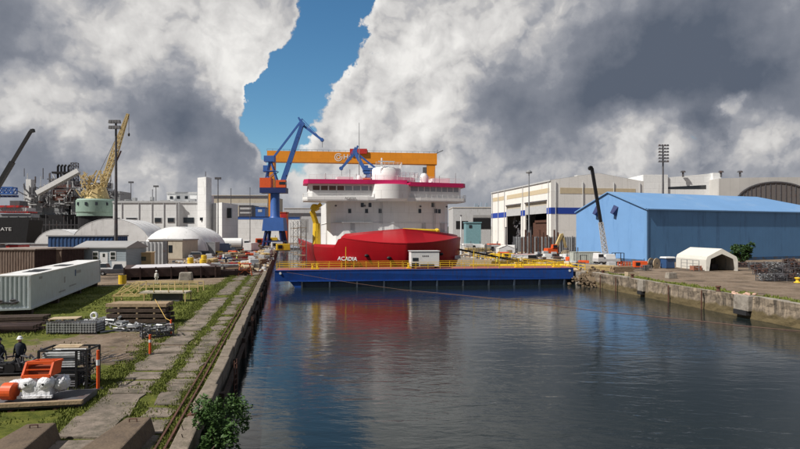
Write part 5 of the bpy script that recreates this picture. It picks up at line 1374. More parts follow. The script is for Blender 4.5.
for k, (px, py, m, rz, pk, lb) in enumerate(((233, 253, 'navy', 1.3, 1, 'dark blue pickup on the quay road by the grey container'), (198, 258.5, 'lgrey', .1, 0, 'silver car parked by the beige cabin'), (157, 264, 'dgrey', 0, 0, 'dark car parked right of the tan hut'),
     (228, 250, 'dgrey', 1.4, 1, 'dark grey pickup behind the blue one on quay road'), (252, 249, 'white', 1.5, 0, 'white car far along the quay road'), (103, 273.5, 'white', .1, 0, 'white car parked beyond the long container'), (116, 275, 'dgrey', .3, 1, 'dark pickup parked beyond the long container'), (206, 257, 'dgrey', .3, 0, 'dark car beside the silver one by the beige cabin'), (6, 246.8, 'dgrey', .1, 0, 'dark car parked under the black ship bow'))):
    x, y, _ = G(px, py); t = T('parked_car' if not pk else 'pickup_truck', lb, 'car' if not pk else 'pickup', (x, y, 0), rz); car(t, m, 5.2 if pk else 4.5, 1.9, 1.6, bool(pk))
def truck(root, m, tank=False):
    MB().box(-4.5, 4.5, -1.1, 1.1, .8, 1.1).build('chassis', 'dgrey', root)
    c = MB().box(2.8, 4.6, -1.2, 1.2, 1.1, 3.2, taper=.1).build('cab', m, root, bevel=.08); MB().box(3.2, 4.4, -1.22, -1.0, 2.1, 2.9).build('cab_window', 'glass', c)
    if tank: MB().cyl((-4.5, 0, 2.4), (2.4, 0, 2.4), 1.35, n=18).build('tank', m, root)
    else: MB().box(-4.5, 2.5, -1.25, 1.25, 1.15, 3.6).build('cargo_box', m, root)
    for x in (-3.8, -2.6, 3.5):
        for s in (-1, 1): MB().cyl((x, s*.8, .5), (x, s*1.15, .5), .5, n=14).build('wheel', 'rubber', root)
t = T('tank_truck', 'white tank truck parked by the white building', 'truck', (XX(233, 205), 205, 0), .1); truck(t, 'white', True); t.scale = (1.35,)*3
t = T('box_truck', 'white box truck on the far quay road before the blue crane', 'truck', (XX(252, 190), 190, 0), 1.5); truck(t, 'white')
t = T('box_truck', 'dark blue box truck beside the smaller dome tent', 'truck', (XX(222, 178), 178, 0), 1.45); truck(t, 'navy')
for k, (px, py) in enumerate(((272, 241), (262, 243), (277, 246), (283, 249))):
    D = 560*6.9/(py-HY+2.5); t = T('generator', ['yellow machine under the blue crane', 'orange machine left of the blue crane foot', 'white machine on the dock edge by crane foot', 'yellow machine on the dock edge nearest the ship'][k], 'machine', (XX(px, D), D, 0), .3); genset(t, ['yellow', 'ored', 'white', 'yellow'][k]); t.scale = (2.2,)*3 if k < 2 else (1.6,)*3

# ================================================================ far left ships
os_ = T('offshore_ship', 'grey and black offshore ship crowded with stacks and scaffolding at left', 'ship', (0, 0, 0))
D = 285; q = D/F
MB().add([(XX(-60,D),D,0),(XX(112,D),D,0),(XX(116,D),D+10,0),(XX(116,D),D+30,0),(XX(-60,D),D+30,0),(XX(-60,D),D,ZZ(216,D)),(XX(114,D),D,ZZ(214,D)),(XX(118,D),D+10,ZZ(214,D)),(XX(118,D),D+30,ZZ(214,D)),(XX(-60,D),D+30,ZZ(216,D))],
         [(0,1,6,5),(1,2,7,6),(2,3,8,7),(3,4,9,8),(4,0,5,9),(5,6,7,8,9)]).build('hull', 'black', os_)
def ob(px0, px1, py0, py1, dy, nm, m, dep=12): return MB().box(XX(px0, D), XX(px1, D), D+dy, D+dy+dep, ZZ(py1, D), ZZ(py0, D)).build(nm, m, os_)
ob(24.5, 29.5, 179, 216, 1, 'white_column', 'white', 4); ob(18, 36, 190, 216, 5, 'deckhouse', 'lgrey'); ob(36, 64, 196, 216, 6, 'deckhouse', 'grey'); ob(62, 95, 186, 214, 6, 'deckhouse', 'lgrey'); ob(40, 60, 178, 197, 9, 'engine_casing', 'dgrey'); ob(95, 112, 190, 214, 8, 'deckhouse', 'grey'); ob(48, 66, 184, 200, 4, 'deckhouse', mat('dkred', (.12,.05,.04), .7))
for k, px in enumerate((43.5, 47, 50.5, 54.5)):
    x = XX(px, D); b = MB(); b.cyl((x, D+12, ZZ(178, D)), (x, D+12, ZZ(163.5, D)), .55, n=8); b.cyl((x, D+12, ZZ(163.5, D)), (x+.8, D+12, ZZ(162, D)), .55, n=8); b.build('exhaust_stack', 'black', os_)
ob(40.5, 58, 169.5, 171.5, 9, 'stack_platform', 'black', 5)
MB().truss((XX(61, D), D+12, ZZ(184, D)), (XX(61, D), D+12, ZZ(160, D)), 2.6, 7, .22).build('lattice_mast', 'dgrey', os_)
b = MB(); p, q_ = AT(37.5, 193, D-6), AT(79, 170.5, D-6); b.bar(p, q_, 2.4, 2.2); b.build('conveyor_boom', 'white', os_)
b = MB(); b.truss(AT(38, 194.6, D-6), AT(79, 172.5, D-6), 1.2, 12, .2); b.build('boom_truss', 'lgrey', os_)
rr = random.Random(14); b = MB(); b2 = MB()
for i in range(230):
    px, py = rr.uniform(22, 112), rr.triangular(176, 216, 200); L_ = rr.uniform(1.5, 7); a = rr.choice((0, 0, PI/2, PI/2, rr.uniform(0, PI)))
    p = AT(px, py, D+rr.uniform(-2, 5)); (b if i % 3 else b2).bar(p, p+Vector((math.cos(a)*L_, 0, math.sin(a)*L_)), rr.uniform(.2, .55))
b.build('scaffolding', 'dgrey', os_); b2.build('pipework', 'lgrey', os_)
for i in range(16):
    px, py = rr.uniform(36, 110), rr.uniform(184, 210); s = rr.uniform(1, 3)
    ob(px, px+s*1.3, py, py+s, rr.uniform(0, 4), 'deck_equipment', rr.choice(['dgrey', 'grey', 'lgrey', 'rust', 'black']), 3)
for i in range(3): p = AT(68+i*12+rr.uniform(-3, 3), 186, D+8); MB().cyl(p, p+Vector((0, 0, rr.uniform(3, 5))), .25, n=5).build('aerial', 'dgrey', os_)
for px in (76, 89, 99): ob(px, px+4, 181.5, 187, 6, 'ventilator', 'dgrey', 4)
# hull underworks scaffolds
b = MB(); rr = random.Random(15)
for i in range(22): x = XX(28+i*3.6, D-3); b.bar((x, D-3, 0), (x, D-3, ZZ(216+rr.uniform(-2, 6), D)), .25)
for z in (3, 7, 11): b.bar((XX(28, D-3), D-3, z), (XX(106, D-3), D-3, z), .25)
tag(b.build('scaffold', 'dgrey'), 'grey scaffold poles against the offshore ship hull', 'scaffold')
# black ship bow with letters
D = 210
bb = T('cargo_ship', 'black hulled ship bow with white letters at the left edge', 'ship', (0, 0, 0))
MB().add([(XX(-60,D),D,0),(XX(25,D),D,0),(XX(29,D),D+6,0),(XX(-60,D),D+26,0),(XX(-60,D),D,ZZ(217,D)),(XX(29,D),D,ZZ(220,D)),(XX(33,D),D+6,ZZ(220,D)),(XX(-60,D),D+26,ZZ(217,D))], [(0,1,5,4),(1,2,6,5),(2,3,7,6),(4,5,6,7)]).build('hull', 'black', bb)
text('ATE', 'lettering', 'white', bb, (XX(6.2, D), D-.15, ZZ(229.3, D)), 1.75, sx=1.35)
for k, (a, c_, t0, t1, m) in enumerate(((-8, 13, 205, 207, 'redpaint'), (-8, 22, 211, 212.5, 'redpaint'), (-8, 20, 207.2, 210.8, 'lgrey'), (-8, 24, 213.5, 217, 'grey'), (2, 12, 200, 204.8, 'dgrey'))):
    MB().box(XX(a, D), XX(c_, D), D+3+k*.3, D+9, ZZ(t1, D), ZZ(t0, D)).build('deck_gear', m, bb)
b = MB()
for i in range(20): px = -5+i*1.6; b.bar(AT(px, 213, D+2), AT(px+1.5, 205+(i*5 % 6), D+2), .18)
b.build('rigging', 'dgrey', bb)
# dark lattice boom crane at left
D = 160
t = T('mobile_crane', 'dark telescopic crane boom leaning right at the left edge', 'crane', (XX(-26, D), D, 0))
o_ = Vector((XX(-26, D), D, 0)); p, q_ = AT(-6, 193, D)-o_, AT(31, 131, D)-o_
MB().bar(p, p.lerp(q_, .5), 1.15, 1.1).build('boom_base', 'black', t); MB().bar(p.lerp(q_, .48), q_, .75, .7).build('boom_tip', 'black', t); MB().bar(q_, q_+Vector((.9, 0, .2)), .9).build('boom_head', 'black', t)
MB().box(-4, 8, -1.5, 1.5, 1, 3.4).build('carrier', 'dgrey', t); MB().bar((2, 0, 3.4), p, 2.4).build('pedestal', 'dgrey', t)
for x in (-3, 0, 3, 6): MB().cyl((x, -1.6, .8), (x, 1.6, .8), .8, n=14).build('wheel', 'rubber', t)
D = 200
t = T('lattice_boom', 'blue lattice boom section above the black ship bow', 'lattice boom', (XX(-12, D), D, 0))
MB().truss((0, 0, ZZ(190.5, D)), (XX(15, D)-XX(-12, D), 0, ZZ(190.8, D)), 2.2, 6, .3).build('lattice', 'craneblue', t); MB().bar((1, 0, 0), (1, 0, ZZ(192, D)), 1).build('post', 'craneblue', t); MB().box(0, 9.6, 1, 2, ZZ(197, D), ZZ(195, D)).build('walkway', 'cranenavy', t)
# yellow crane on green base
D = 262
t = T('revolving_crane', 'old cream yellow revolving crane on a pale green round base', 'crane', (XX(97, D), D, 0))
MB().lathe([(7.6, 0), (7.6, ZZ(216.5, D)), (0, ZZ(216.5, D))], n=24).build('plinth', 'black', t)
MB().lathe([(8.4, ZZ(216.4, D)), (8.4, ZZ(213, D)), (8.7, ZZ(212.5, D)), (8.7, ZZ(201, D)), (8.1, ZZ(199.5, D)), (0, ZZ(199.5, D))], n=28).build('base_drum', 'cranegreen', t, smooth=2)
for a in (-2.6, -2.1, -1.6, -1.1, -.6): 
    x, y = 8.75*math.cos(a), 8.75*math.sin(a); MB().box(x-.5, x+.5, y-.2, y+.2, ZZ(206, D), ZZ(203, D)).build('window', 'glass', t)
z0 = ZZ(199.5, D); r_ = random.Random(4)
MB().lathe([(5.6, z0), (5.2, z0+1), (4.2, z0+4.5), (3.4, z0+6.5), (0, z0+6.5)], (0, 0, 0), 12).build('machinery_house', 'cranecream', t)
b = MB()
for sx in (-3.2, 3.2):
    for sy in (-2.5, 2.5): b.bar((sx, sy, z0+6), (sx*.3+1.5, sy*.5, z0+13.5), .5)
for i in range(90): p = Vector((r_.uniform(-5.5, 5), r_.uniform(-5.4, -3), z0+r_.uniform(0, 11))); b.bar(p, p+Vector((r_.uniform(-2.4, 2.4), 0, r_.uniform(-2, 3))), .32)
b.build('a_frame', 'cranecream', t)
f = Vector((2.0, 0, z0+4)); hd = AT(128, 114, D)-Vector((XX(97, D), D, 0))
MB().truss(f, f.lerp(hd, .5), 1.7, 8, .3, 2.2).truss(f.lerp(hd, .5), hd, 2.2, 9, .26, .7).build('boom', 'cranecream', t)
b = MB(); b.bar(f+Vector((.2,0,0)), f.lerp(hd, .97), .9, .5); b.build('boom_spine', 'creamlite', t)
MB().bar((1.5, 0, z0+13.5), hd, .15).build('topping_line', 'dgrey', t); MB().cyl(hd+Vector((.4, 0, 0)), hd+Vector((.4, 0, -9)), .1, n=4).build('hoist_rope', 'black', t); MB().blob(tuple(hd+Vector((.4, 0, -9.6))), .5, .5, .9, 0, n=5).build('hook', 'black', t)
MB().bar(f.lerp(hd, .35)+Vector((2.2, 0, 0)), f.lerp(hd, .55)+Vector((2.4, 0, -1)), .5).build('jib_strut', 'rust', t)
# red-white sheds at foot of ships
D = 200
for k, (a, c_, t0, m) in enumerate(((0, 26, 243, 'rust'), (28, 48, 240, 'lgrey'), (6, 16, 241, 'redpaint'))):
    t = T('yard_store', ['low rusty store below the black ship bow', 'low pale store at the foot of the offshore ship', 'small red store box below the black ship bow'][k], 'store', (XX(a, D-20-k*8), D-20-k*8, 0)); w = XX(c_, D)-XX(a, D); h_ = 3.4; MB().box(0, w, 0, 5, 0, h_).build('wall', m, t); MB().box(-.2, w+.2, -.2, 5.2, h_, h_+.2).build('roof', 'grey', t)

# ================================================================ LEFT foreground
# timber stack with pale ends
x, y, _ = G(142, 322.5)
t = T('timber_stack', 'stack of heavy dark timbers with pale cut ends in left yard', 'timber', (x, y, 0), .0)
rr = random.Random(6)
for j in range(4):
    b = MB(); e = MB()
    for i in range(4):
        a = -2.3+j*.05+rr.uniform(-.12, .12)-j*.03; z = .08+j*.4; yy = (i-2)*.42; zz = z+.28
        b.box(a+.0, 2.15+rr.uniform(-.15, .15), yy, yy+.37, z, zz)
        e.box(a-.02, a-.001, yy+.01, yy+.36, z+.01, zz-.01)
    b.build('timber_layer', 'wooddark' if j < 3 else 'wood', t, bevel=.02); e.build('cut_ends', 'woodend', t)
b = MB()
for j in range(3):
    for xx_ in (-1.4, 0, 1.3): b.box(xx_-.07, xx_+.07, -.85, .85, .361+j*.4, .479+j*.4)
b.build('spacers', 'wood', t)
# gangway frame, cream
x, y, _ = G(110, 301); 
t = T('access_ramp', 'cream steel gangway frame with handrails and truss end in left yard', 'gangway', (XX(112, 56), 56, 0), math.radians(0))
S_ = XX(186, 56)-XX(112, 56)
b = MB()
for yy in (0, 1.6):
    b.bar((0, yy, .6), (2.6, yy, 1.9), .1); b.bar((0, yy, .6), (2.8, yy, .6), .1); b.bar((.2, yy, .5), (1.5, yy, 1.9), .07); b.bar((1.5, yy, .55), (2.8, yy, 1.8), .07); b.bar((1.2, yy, 1.5), (2.4, yy, .6), .07); b.bar((1.6, yy, 1.9), (2.7, yy, 1.9), .09)
b.bar((0, 0, .6), (0, 1.6, .6), .1); b.bar((2.7, 0, 1.9), (2.7, 1.6, 1.9), .1); b.build('end_truss', 'cranecream', t)
MB().box(2.7, S_, 0, 1.6, .85, 1.0).build('walkway', 'beige', t)
rail(t, [(2.7, 0, 1.0), (S_+1.2, 0, 1.0)], .95, .045, 1.6, 'cranecream', 'handrail', 2); rail(t, [(2.7, 1.6, 1.0), (S_+1.2, 1.6, 1.0)], .95, .045, 1.6, 'cranecream', 'handrail', 2)
for xx_ in (.2, 3.2, S_-.1):
    for yy in (.05, 1.55): MB().bar((xx_, yy, 0), (xx_, yy, .85 if xx_ > 1 else .6), .1).build('leg', 'cranecream', t)
MB().box(3.9, S_-.8, .3, 1.3, 0, .84).build('ballast', 'dgrey', t)
# pipe bundles
x, y, _ = G(76, 333)
for k in range(3):
    t = T('pipe_bundle', ['leftmost grey pipe bundle on the grass before the container', 'middle grey pipe bundle on the grass before the container', 'rightmost grey pipe bundle of the three before the container'][k], 'pipes', (x-1.15+k*1.13, y, 0), .03, 'grey pipe bundles in a row')
    b = MB()
    for j in range(4):
        for i in range(6): b.cyl((-.48+i*.19, -.6, .2+j*.17), (-.48+i*.19, .8, .2+j*.17), .082, n=8)
    b.build('pipes', 'galv', t)
    b = MB(); 
    for s in (-.54, .54):
        for yy in (-.5, .6): b.bar((s, yy, 0), (s, yy, .9), .06)
    for yy in (-.5, .6): b.bar((-.56, yy, .08), (.56, yy, .08), .07); b.bar((-.56, yy, .87), (.56, yy, .87), .05)
    b.build('cradle', 'dgrey', t)
t = T('pallet', 'weathered wooden pallet of boards resting on the pipe bundles', 'pallet', (x-.8, y+.1, .9), .2); b = MB()
for i in range(6): b.box(-.9, .9, -.55+i*.19, -.4+i*.19, .1, .14)
b.build('deck_boards', 'woodend', t); b = MB()
for i in (-.8, 0, .8): b.box(i-.05, i+.05, -.55, .55, 0, .1)
b.build('bearers', 'wood', t)
t = T('tyre', 'white painted tyre standing on the rightmost pipe bundle', 'tyre', (x+1.25, y, .92)); b = MB(); 
for i in range(18): a0, a1 = 2*PI*i/18, 2*PI*(i+1)/18; b.cyl((.2*math.cos(a0), 0, .27+.2*math.sin(a0)), (.2*math.cos(a1), 0, .27+.2*math.sin(a1)), .085, n=7)
b.build('ring', 'white', t)
for (px, py, w, lb) in ((128, 330.5, 1.9, 'low grey heap of pipe fittings below the timber stack'), (108, 325, 1.2, 'small grey heap of fittings left of the timber stack')):
    x, y, _ = G(px, py); t = T('scrap_heap', lb, 'scrap', (x, y, 0)); b = MB(); r_ = random.Random(int(px))
    for i in range(46): p = Vector((r_.uniform(-w, w)*.6, r_.uniform(-.5, .5), r_.uniform(.05, .5))); b.cyl(p, p+Vector((r_.gauss(0, .5), r_.gauss(0, .3), r_.gauss(0, .08))), r_.uniform(.03, .1), n=6)
    b.build('fittings', 'galv', t); MB().box(-w*.6, w*.6, -.5, .5, 0, .05).build('tray', 'dgrey', t)
x, y, _ = G(157, 337)
t = T('scrap_bin', 'dark wire bin beside the two orange posts in left yard', 'bin', (x, y, 0), .55); mesh_bin(t, 1.9, 1.0, .8, 'dgrey', 'galv', 9)
def post(px, py, h, lb, stripes=False):
    x, y, _ = G(px, py); t = T('marker_post', lb, 'post', (x, y, 0)); MB().cyl((0, 0, 0), (0, 0, h), .07, .06, n=10).build('tube', 'ored', t); MB().cyl((0, 0, 0), (0, 0, .07), .22, n=12).build('foot', 'rubber', t); MB().cyl((0, 0, h*.62), (0, 0, h*.76), .073, n=10).build('band', 'white', t); return x, y
p1_ = post(150, 355, 1.15, 'orange marker post nearest the lane in the middle of left yard'); p2_ = post(171, 336, 1.1, 'orange marker post right of the wire bin')
p3_ = post(98, 390, 1.75, 'tall orange marker post right of the stacked pallets')
pt = [Vector((p2_[0], p2_[1], 1.0)), Vector(((p2_[0]-1.1), p2_[1]+1.8, .9)), Vector((XX(155, 43.5), 43.5, 1.75))]
tag(MB().tube(pt, .02, 4).build('rope', 'rope'), 'yellow rope strung from orange post to the timber stack', 'rope')
# stacked pallet rack
x, y, _ = G(74, 391)
t = T('rack', 'dark steel rack holding stacked grey poles in the near left yard', 'rack', (x-.55, y+.6, 0), math.radians(4))
for lev in (0, .86):
    b = MB()
    for i in range(7):
        b.cyl((-.95, -.45+i*.02, lev+.16+i*.095), (.5, -.45+i*.02, lev+.16+i*.095), .042, n=8)
        for k in range(5): b.cyl((-.95, -.3+k*.2, lev+.16+i*.095), (.5, -.3+k*.2, lev+.16+i*.095), .042, n=6)
    b.build('poles', 'galv' if lev else 'dgrey', t)
b = MB()
for sx in (-1.02, .56, 1.0):
    for sy in (-.55, .65): b.bar((sx, sy, 0), (sx, sy, 1.75), .08)
for z in (.06, .88, 1.74):
    for sy in (-.55, .65): b.bar((-1.02, sy, z), (1.0, sy, z), .07)
    for sx in (-1.02, 1.0): b.bar((sx, -.55, z), (sx, .65, z), .07)
b.build('frame', 'black', t)
b = MB(); rr = random.Random(12)
for i in range(40): p = Vector((rr.uniform(.6, .95), rr.uniform(-.45, .5), rr.uniform(.1, 1.6))); b.cyl(p, p+Vector((rr.gauss(0, .07), rr.gauss(0, .15), rr.gauss(0, .12))), .03, n=5)
b.build('clamps', 'dgrey', t)
t2 = T('timber_boards', 'pale boards lying on top of the dark pole rack', 'boards', (x-.55, y+.6, 1.79), math.radians(4)); b = MB(); b.box(-.6, .5, -.2, 0, 0, .05); b.box(-.65, .45, .1, .3, 0, .05); b.box(-.5, .55, -.05, .18, .051, .1); b.build('boards', 'woodend', t2)

# white wrapped machine with orange hood, on a timber-edged skid
x, y, _ = G(28, 407)
t = T('wrapped_machine', 'white wrapped machine with orange open hood on a low skid', 'machine', (x+.35, y+.25, .35), math.radians(6)); t.scale = (.8, .8, .8)
bd = MB(); bd.box(-.62, .72, -.55, .5, .1, .75, taper=.06); bd.build('wrapped_body', 'tarp', t, bevel=.12)
b = MB().blob((-.4, -.3, .72), .42, .38, .36, .05, n=14, seed=1); b.build('wrapped_lobe', 'tarp', t, smooth=True)
b = MB().blob((.4, -.3, .74), .4, .38, .36, .05, n=14, seed=2); b.build('wrapped_lobe', 'tarp', t, smooth=True)
b = MB().blob((.98, .1, .62), .34, .42, .4, .16, 2.6, n=14, seed=5); b.build('wrapped_bundle', 'tarp', t, smooth=True)
b = MB().blob((-1.1, 0, .6), .42, .36, .26, .16, 2.6, n=14, seed=7); b.build('wrapped_bundle', 'tarp', t, smooth=True)
for xx_ in (-.38, .42): MB().blob((xx_, -.66, .76), .07, .05, .06, 0, n=6).build('port', 'black', t)
MB().box(-.78, .82, -.66, -.5, .08, .2).build('base_lip', 'tarp', t)
for yy_ in (-.58,): MB().add([(-.62,yy_,.1),(.72,yy_,.1),(.66,yy_+.02,.62),(-.56,yy_+.02,.62)], [(0,1,2,3)]).build('front_sheet', 'tarp', t)
hd_ = MB()
hd_.add([(-.66,-.42,1.06),(.62,-.42,1.06),(.7,.5,1.06),(-.5,.5,1.06),(-.6,-.1,1.72),(.66,-.1,1.72),(.74,.62,1.66),(-.42,.62,1.66)], [(1,2,6,5),(2,3,7,6),(3,0,4,7)])
hd_.build('hood_sides', 'ored', t)
b = MB(); b.bar((-.66,-.42,1.1), (.62,-.42,1.1), .1, .16); b.bar((-.6,-.1,1.72), (.66,-.1,1.72), .12, .14); b.bar((-.66,-.42,1.06), (-.6,-.1,1.74), .1); b.bar((.62,-.42,1.06), (.66,-.1,1.74), .1); b.bar((-.42,.62,1.68), (.74,.62,1.68), .1); b.bar((-.6,-.1,1.72), (-.42,.62,1.68), .1); b.bar((.66,-.1,1.72), (.74,.62,1.68), .1); b.bar((-.63, -.27, 1.4), (.64, -.27, 1.4), .05)
b.build('hood_frame', 'ored', t); MB().box(-.56, .58, .0, .4, 1.06, 1.5).build('hood_inner', mat('dark_orange', (.2,.04,.015), .7), t)
MB().cyl((-1.45, -.45, .42), (-.95, -.5, .42), .42, n=20).build('orange_drum', 'ored', t)
t = T('skid', 'long low dark skid with pale timber edge under the wrapped machine', 'skid', (x+.1, y+.3, 0), math.radians(10))
MB().box(-3.2, 2.0, -.75, .9, .06, .3).build('platform', 'dgrey', t); MB().box(-3.2, 2.05, -.95, -.76, .2, .34).build('timber_edge', 'wood', t); b = MB()
for i in range(7): b.box(-3+i*.8, -2.85+i*.8, -.9, .85, 0, .059)
b.build('bearers', 'rust', t)
# dark gear by the persons
for k, (px, py, lb) in enumerate(((30, 374, 'dark machinery on the ground behind the wrapped machine'), (4, 375, 'dark machinery heap at the left edge near workers'), (8, 331, 'dark pile of long steel sections under the container end'), (18, 322, 'dark low pile of planks under the container end'))):
    x, y, _ = G(px, py); t = T('machinery' if k < 2 else 'steel_pile', lb, 'machinery' if k < 2 else 'steel pile', (x, y, 0), .15)
    b = MB(); r_ = random.Random(k+3)
    if k < 2:
        b.box(-.6, .2, -.3, .3, .2, .6); b.cyl((.35, -.3, .35), (.35, .3, .35), .3, n=14); b.box(-.9, .9, -.4, .4, .08, .16); b.build('body', 'black', t, bevel=.03); b = MB()
        for i in range(40): p = Vector((r_.uniform(-1, 1), r_.uniform(-.4, .4), r_.uniform(.1, 1.0))); b.cyl(p, p+Vector((r_.gauss(0, .25), 0, r_.gauss(0, .2))), .04, n=6)
        b.build('pipework', 'dgrey', t)
    else:
        for i in range(10): b.bar((-2.4+r_.uniform(-.5, .3), (i % 5)*.35-1, .1+(i//5)*.3), (2.2, (i % 5)*.35-1+r_.uniform(-.2, .2), .12+(i//5)*.3), .2)
        b.build('sections', 'wooddark' if k == 3 else 'module', t); MB().box(-1.5, -1.3, -1.2, .8, 0, .09).build('dunnage', 'wood', t)
# foreground concrete blocks
for k, (px0, px1, py, L_) in enumerate(((127, 151, 417, 2.9), (28, 55, 423, 2.7))):
    hz = .62; D = F*(CAMZ-hz)/(py-HY); x0, x1 = XX(px0, D), XX(px1, D)
    t = T('concrete_block', ['large brown concrete block on the lane at the bottom', 'large brown concrete block at the bottom left corner'][k], 'block', ((x0+x1)/2, D, 0), math.radians(4 if k == 0 else 8))
    w = (x1-x0)/2; b = MB(); b.add([(-w,0,hz),(w,0,hz),(w+.18,-L_,hz),(-w-.2,-L_,hz),(-w-.12,.12,0),(w+.12,.12,0),(w+.3,-L_,0),(-w-.35,-L_,0)], [(0,3,2,1),(0,1,5,4),(1,2,6,5),(2,3,7,6),(3,0,4,7)])
    b.build('block_body', 'blockc', t, bevel=.05); MB().tube([(-.12, -.5, hz-.02), (-.12, -.5, hz+.1), (.12, -.5, hz+.1), (.12, -.5, hz-.02)], .018).build('lifting_eye', 'rust', t)
# bent pale post on coping
yb = 21.3; t = T('mooring_cleat', 'bent grey steel cleat on the coping by the bush', 'cleat', (xl(yb)-.25, yb, .1)); MB().tube([(0, -.4, 0), (.03, -.15, .16), (.1, .1, .2), (.1, .25, .34)], .04, 8).build('horn', 'galv', t); MB().box(-.15, .15, -.55, -.2, 0, .05).build('base_plate', 'rust', t)
# rebar tangle on lane
b = MB(); r_ = random.Random(31); cx, cy = XX(112, 31.5), 31.5
for i in range(26):
    p = Vector((r_.gauss(0, .5), r_.gauss(0, .7), .09)); pts = [p]
    for k in range(4): p = p+Vector((r_.uniform(-.1, .35), r_.uniform(-.1, .7), 0)); p.z = .09+r_.random()*.06; pts.append(p.copy())
    b.tube(pts, .012, 4)
o = b.build('wire_heap', 'dgrey'); o.location = (cx-.0, cy-1.5, 0); tag(o, 'flat tangle of dark wire lying on the concrete lane', 'wire')

# ---------------------------------------------------------------- people
def person(label, x, y, rz, top, legs_m, hat, arm=0):
    t = T('person', label, 'person', (x, y, 0), rz)
    V = []; E = []; R = []
    def v(p, r): V.append(p); R.append(r); return len(V)-1
    pel = v((0, 0, .95), .13); ch = v((0, 0, 1.2), .14); ch2 = v((0, 0, 1.4), .13); nk = v((0, 0, 1.5), .06); hd = v((0, -.02, 1.62), .085); hd2 = v((0, -.01, 1.7), .08)
    E += [(pel, ch), (ch, ch2), (ch2, nk), (nk, hd), (hd, hd2)]
    for s in (-1, 1):
        hip = v((s*.1, 0, .88), .1); kn = v((s*.12, -.03, .5), .065); an = v((s*.13, .02, .09), .045); toe = v((s*.14, -.14, .04), .04); E += [(pel, hip), (hip, kn), (kn, an), (an, toe)]
        sh = v((s*.19, 0, 1.4), .06); el = v((s*.25, .02, 1.13), .045); wr = v((s*.23, -.14-.1*arm, .95+.15*arm), .03); pa = v((s*.22, -.19-.1*arm, .9+.15*arm), .032); E += [(ch2, sh), (sh, el), (el, wr), (wr, pa)]
        for k in range(5):
            f = v((s*(.22+(.04 if k == 4 else 0))+(k-1.5)*.018, -.22-.1*arm, .86+.15*arm+.01*k), .009); f2 = v((s*.22+(k-1.5)*.02, -.22-.1*arm, .82+.15*arm+(.03 if k == 4 else 0)), .008); E += [(pa, f), (f, f2)]
    me = bpy.data.meshes.new('person_body'); me.from_pydata(V, E, []); o = bpy.data.objects.new('body', me); COL.objects.link(o); o.parent = t
    sk = o.modifiers.new('skin', 'SKIN')
    for i, r in enumerate(R): me.skin_vertices[0].data[i].radius = (r, r)
    me.skin_vertices[0].data[pel].use_root = True
    ss = o.modifiers.new('ss', 'SUBSURF'); ss.levels = ss.render_levels = 1
    me.materials.append(M[legs_m])
    MB().lathe([(.17, .92), (.19, 1.1), (.2, 1.35), (.13, 1.47), (.07, 1.5)], n=14).build('jacket', top, t, smooth=True)
    MB().blob((0, -.035, 1.63), .082, .09, .11, 0, n=8).build('head', 'skin', t, smooth=True)
    MB().lathe([(.155, 1.69), (.115, 1.7), (.11, 1.76), (.07, 1.82), (0, 1.84)], (0, -.02, 0), 14).build('hard_hat', hat, t, smooth=True)
person('worker in dark clothes and white hard hat beyond the wrapped machine', XX(20, 27.6), 27.6, .3, 'denim', 'denim', 'helmet')
person('worker in dark clothes at the very left edge of yard', XX(-0.5, 27.2), 27.2, -.2, 'denim', 'denim', 'denim')
person('worker in pale overalls standing beside the brown steel module', XX(156.5, 76), 76, .3, 'overall', 'overall', 'helmet')
person('worker in dark clothes walking on the quay road near red girders', XX(226, 118), 118, 1.0, 'denim', 'denim', 'helmet')
person('worker in yellow vest on the quay road beyond the red girders', XX(237, 128), 128, 2.0, 'hivis', 'denim', 'helmet')
person('worker in yellow vest in the yard right of the ship', XX(497, 116), 116, 2.6, 'hivis', 'denim', 'helmet')

# ================================================================ WORLD
SUN_EL = math.radians(48); sdir = Vector((-.875, -.485, 0)).normalized()   # direction towards the sun
SUN = Vector((sdir.x*math.cos(SUN_EL), sdir.y*math.cos(SUN_EL), math.sin(SUN_EL)))
w = bpy.data.worlds.new('World'); S.world = w; w.use_nodes = True; w.cycles.sampling_method = 'MANUAL'; w.cycles.sample_map_resolution = 256
n, l = w.node_tree.nodes, w.node_tree.links
for x in list(n): n.remove(x)
out = n.new('ShaderNodeOutputWorld'); bg = n.new('ShaderNodeBackground'); l.new(bg.outputs[0], out.inputs[0])
sky = n.new('ShaderNodeTexSky'); sky.sky_type = 'NISHITA'; sky.sun_disc = False; sky.sun_elevation = SUN_EL
sky.sun_rotation = math.atan2(SUN.x, SUN.y); sky.air_density = 1.0; sky.dust_density = .3; sky.ozone_density = 2.5
tc = n.new('ShaderNodeTexCoord'); DIR = tc.outputs['Generated']
def wm(op, *a):
    k = n.new('ShaderNodeMath'); k.operation = op
    for i, x in enumerate(a):
        if isinstance(x, (int, float)): k.inputs[i].default_value = x
        else: l.new(x, k.inputs[i])
    return k.outputs[0]
def wv(op, a, b):
    k = n.new('ShaderNodeVectorMath'); k.operation = op
    for i, x in enumerate((a, b)):
        if isinstance(x, (tuple, Vector)): k.inputs[i].default_value = x
        elif isinstance(x, (int, float)): k.inputs['Scale'].default_value = x
        else: l.new(x, k.inputs[i])
    return k.outputs['Value' if op == 'DISTANCE' else 0]
def wn(vec, sc, det=6, ro=.55, col=False, dist=0):
    k = n.new('ShaderNodeTexNoise'); k.inputs['Scale'].default_value = sc; k.inputs['Detail'].default_value = det; k.inputs['Roughness'].default_value = ro
    k.inputs['Distortion'].default_value = dist; l.new(vec, k.inputs['Vector']); return k.outputs[1 if col else 0]
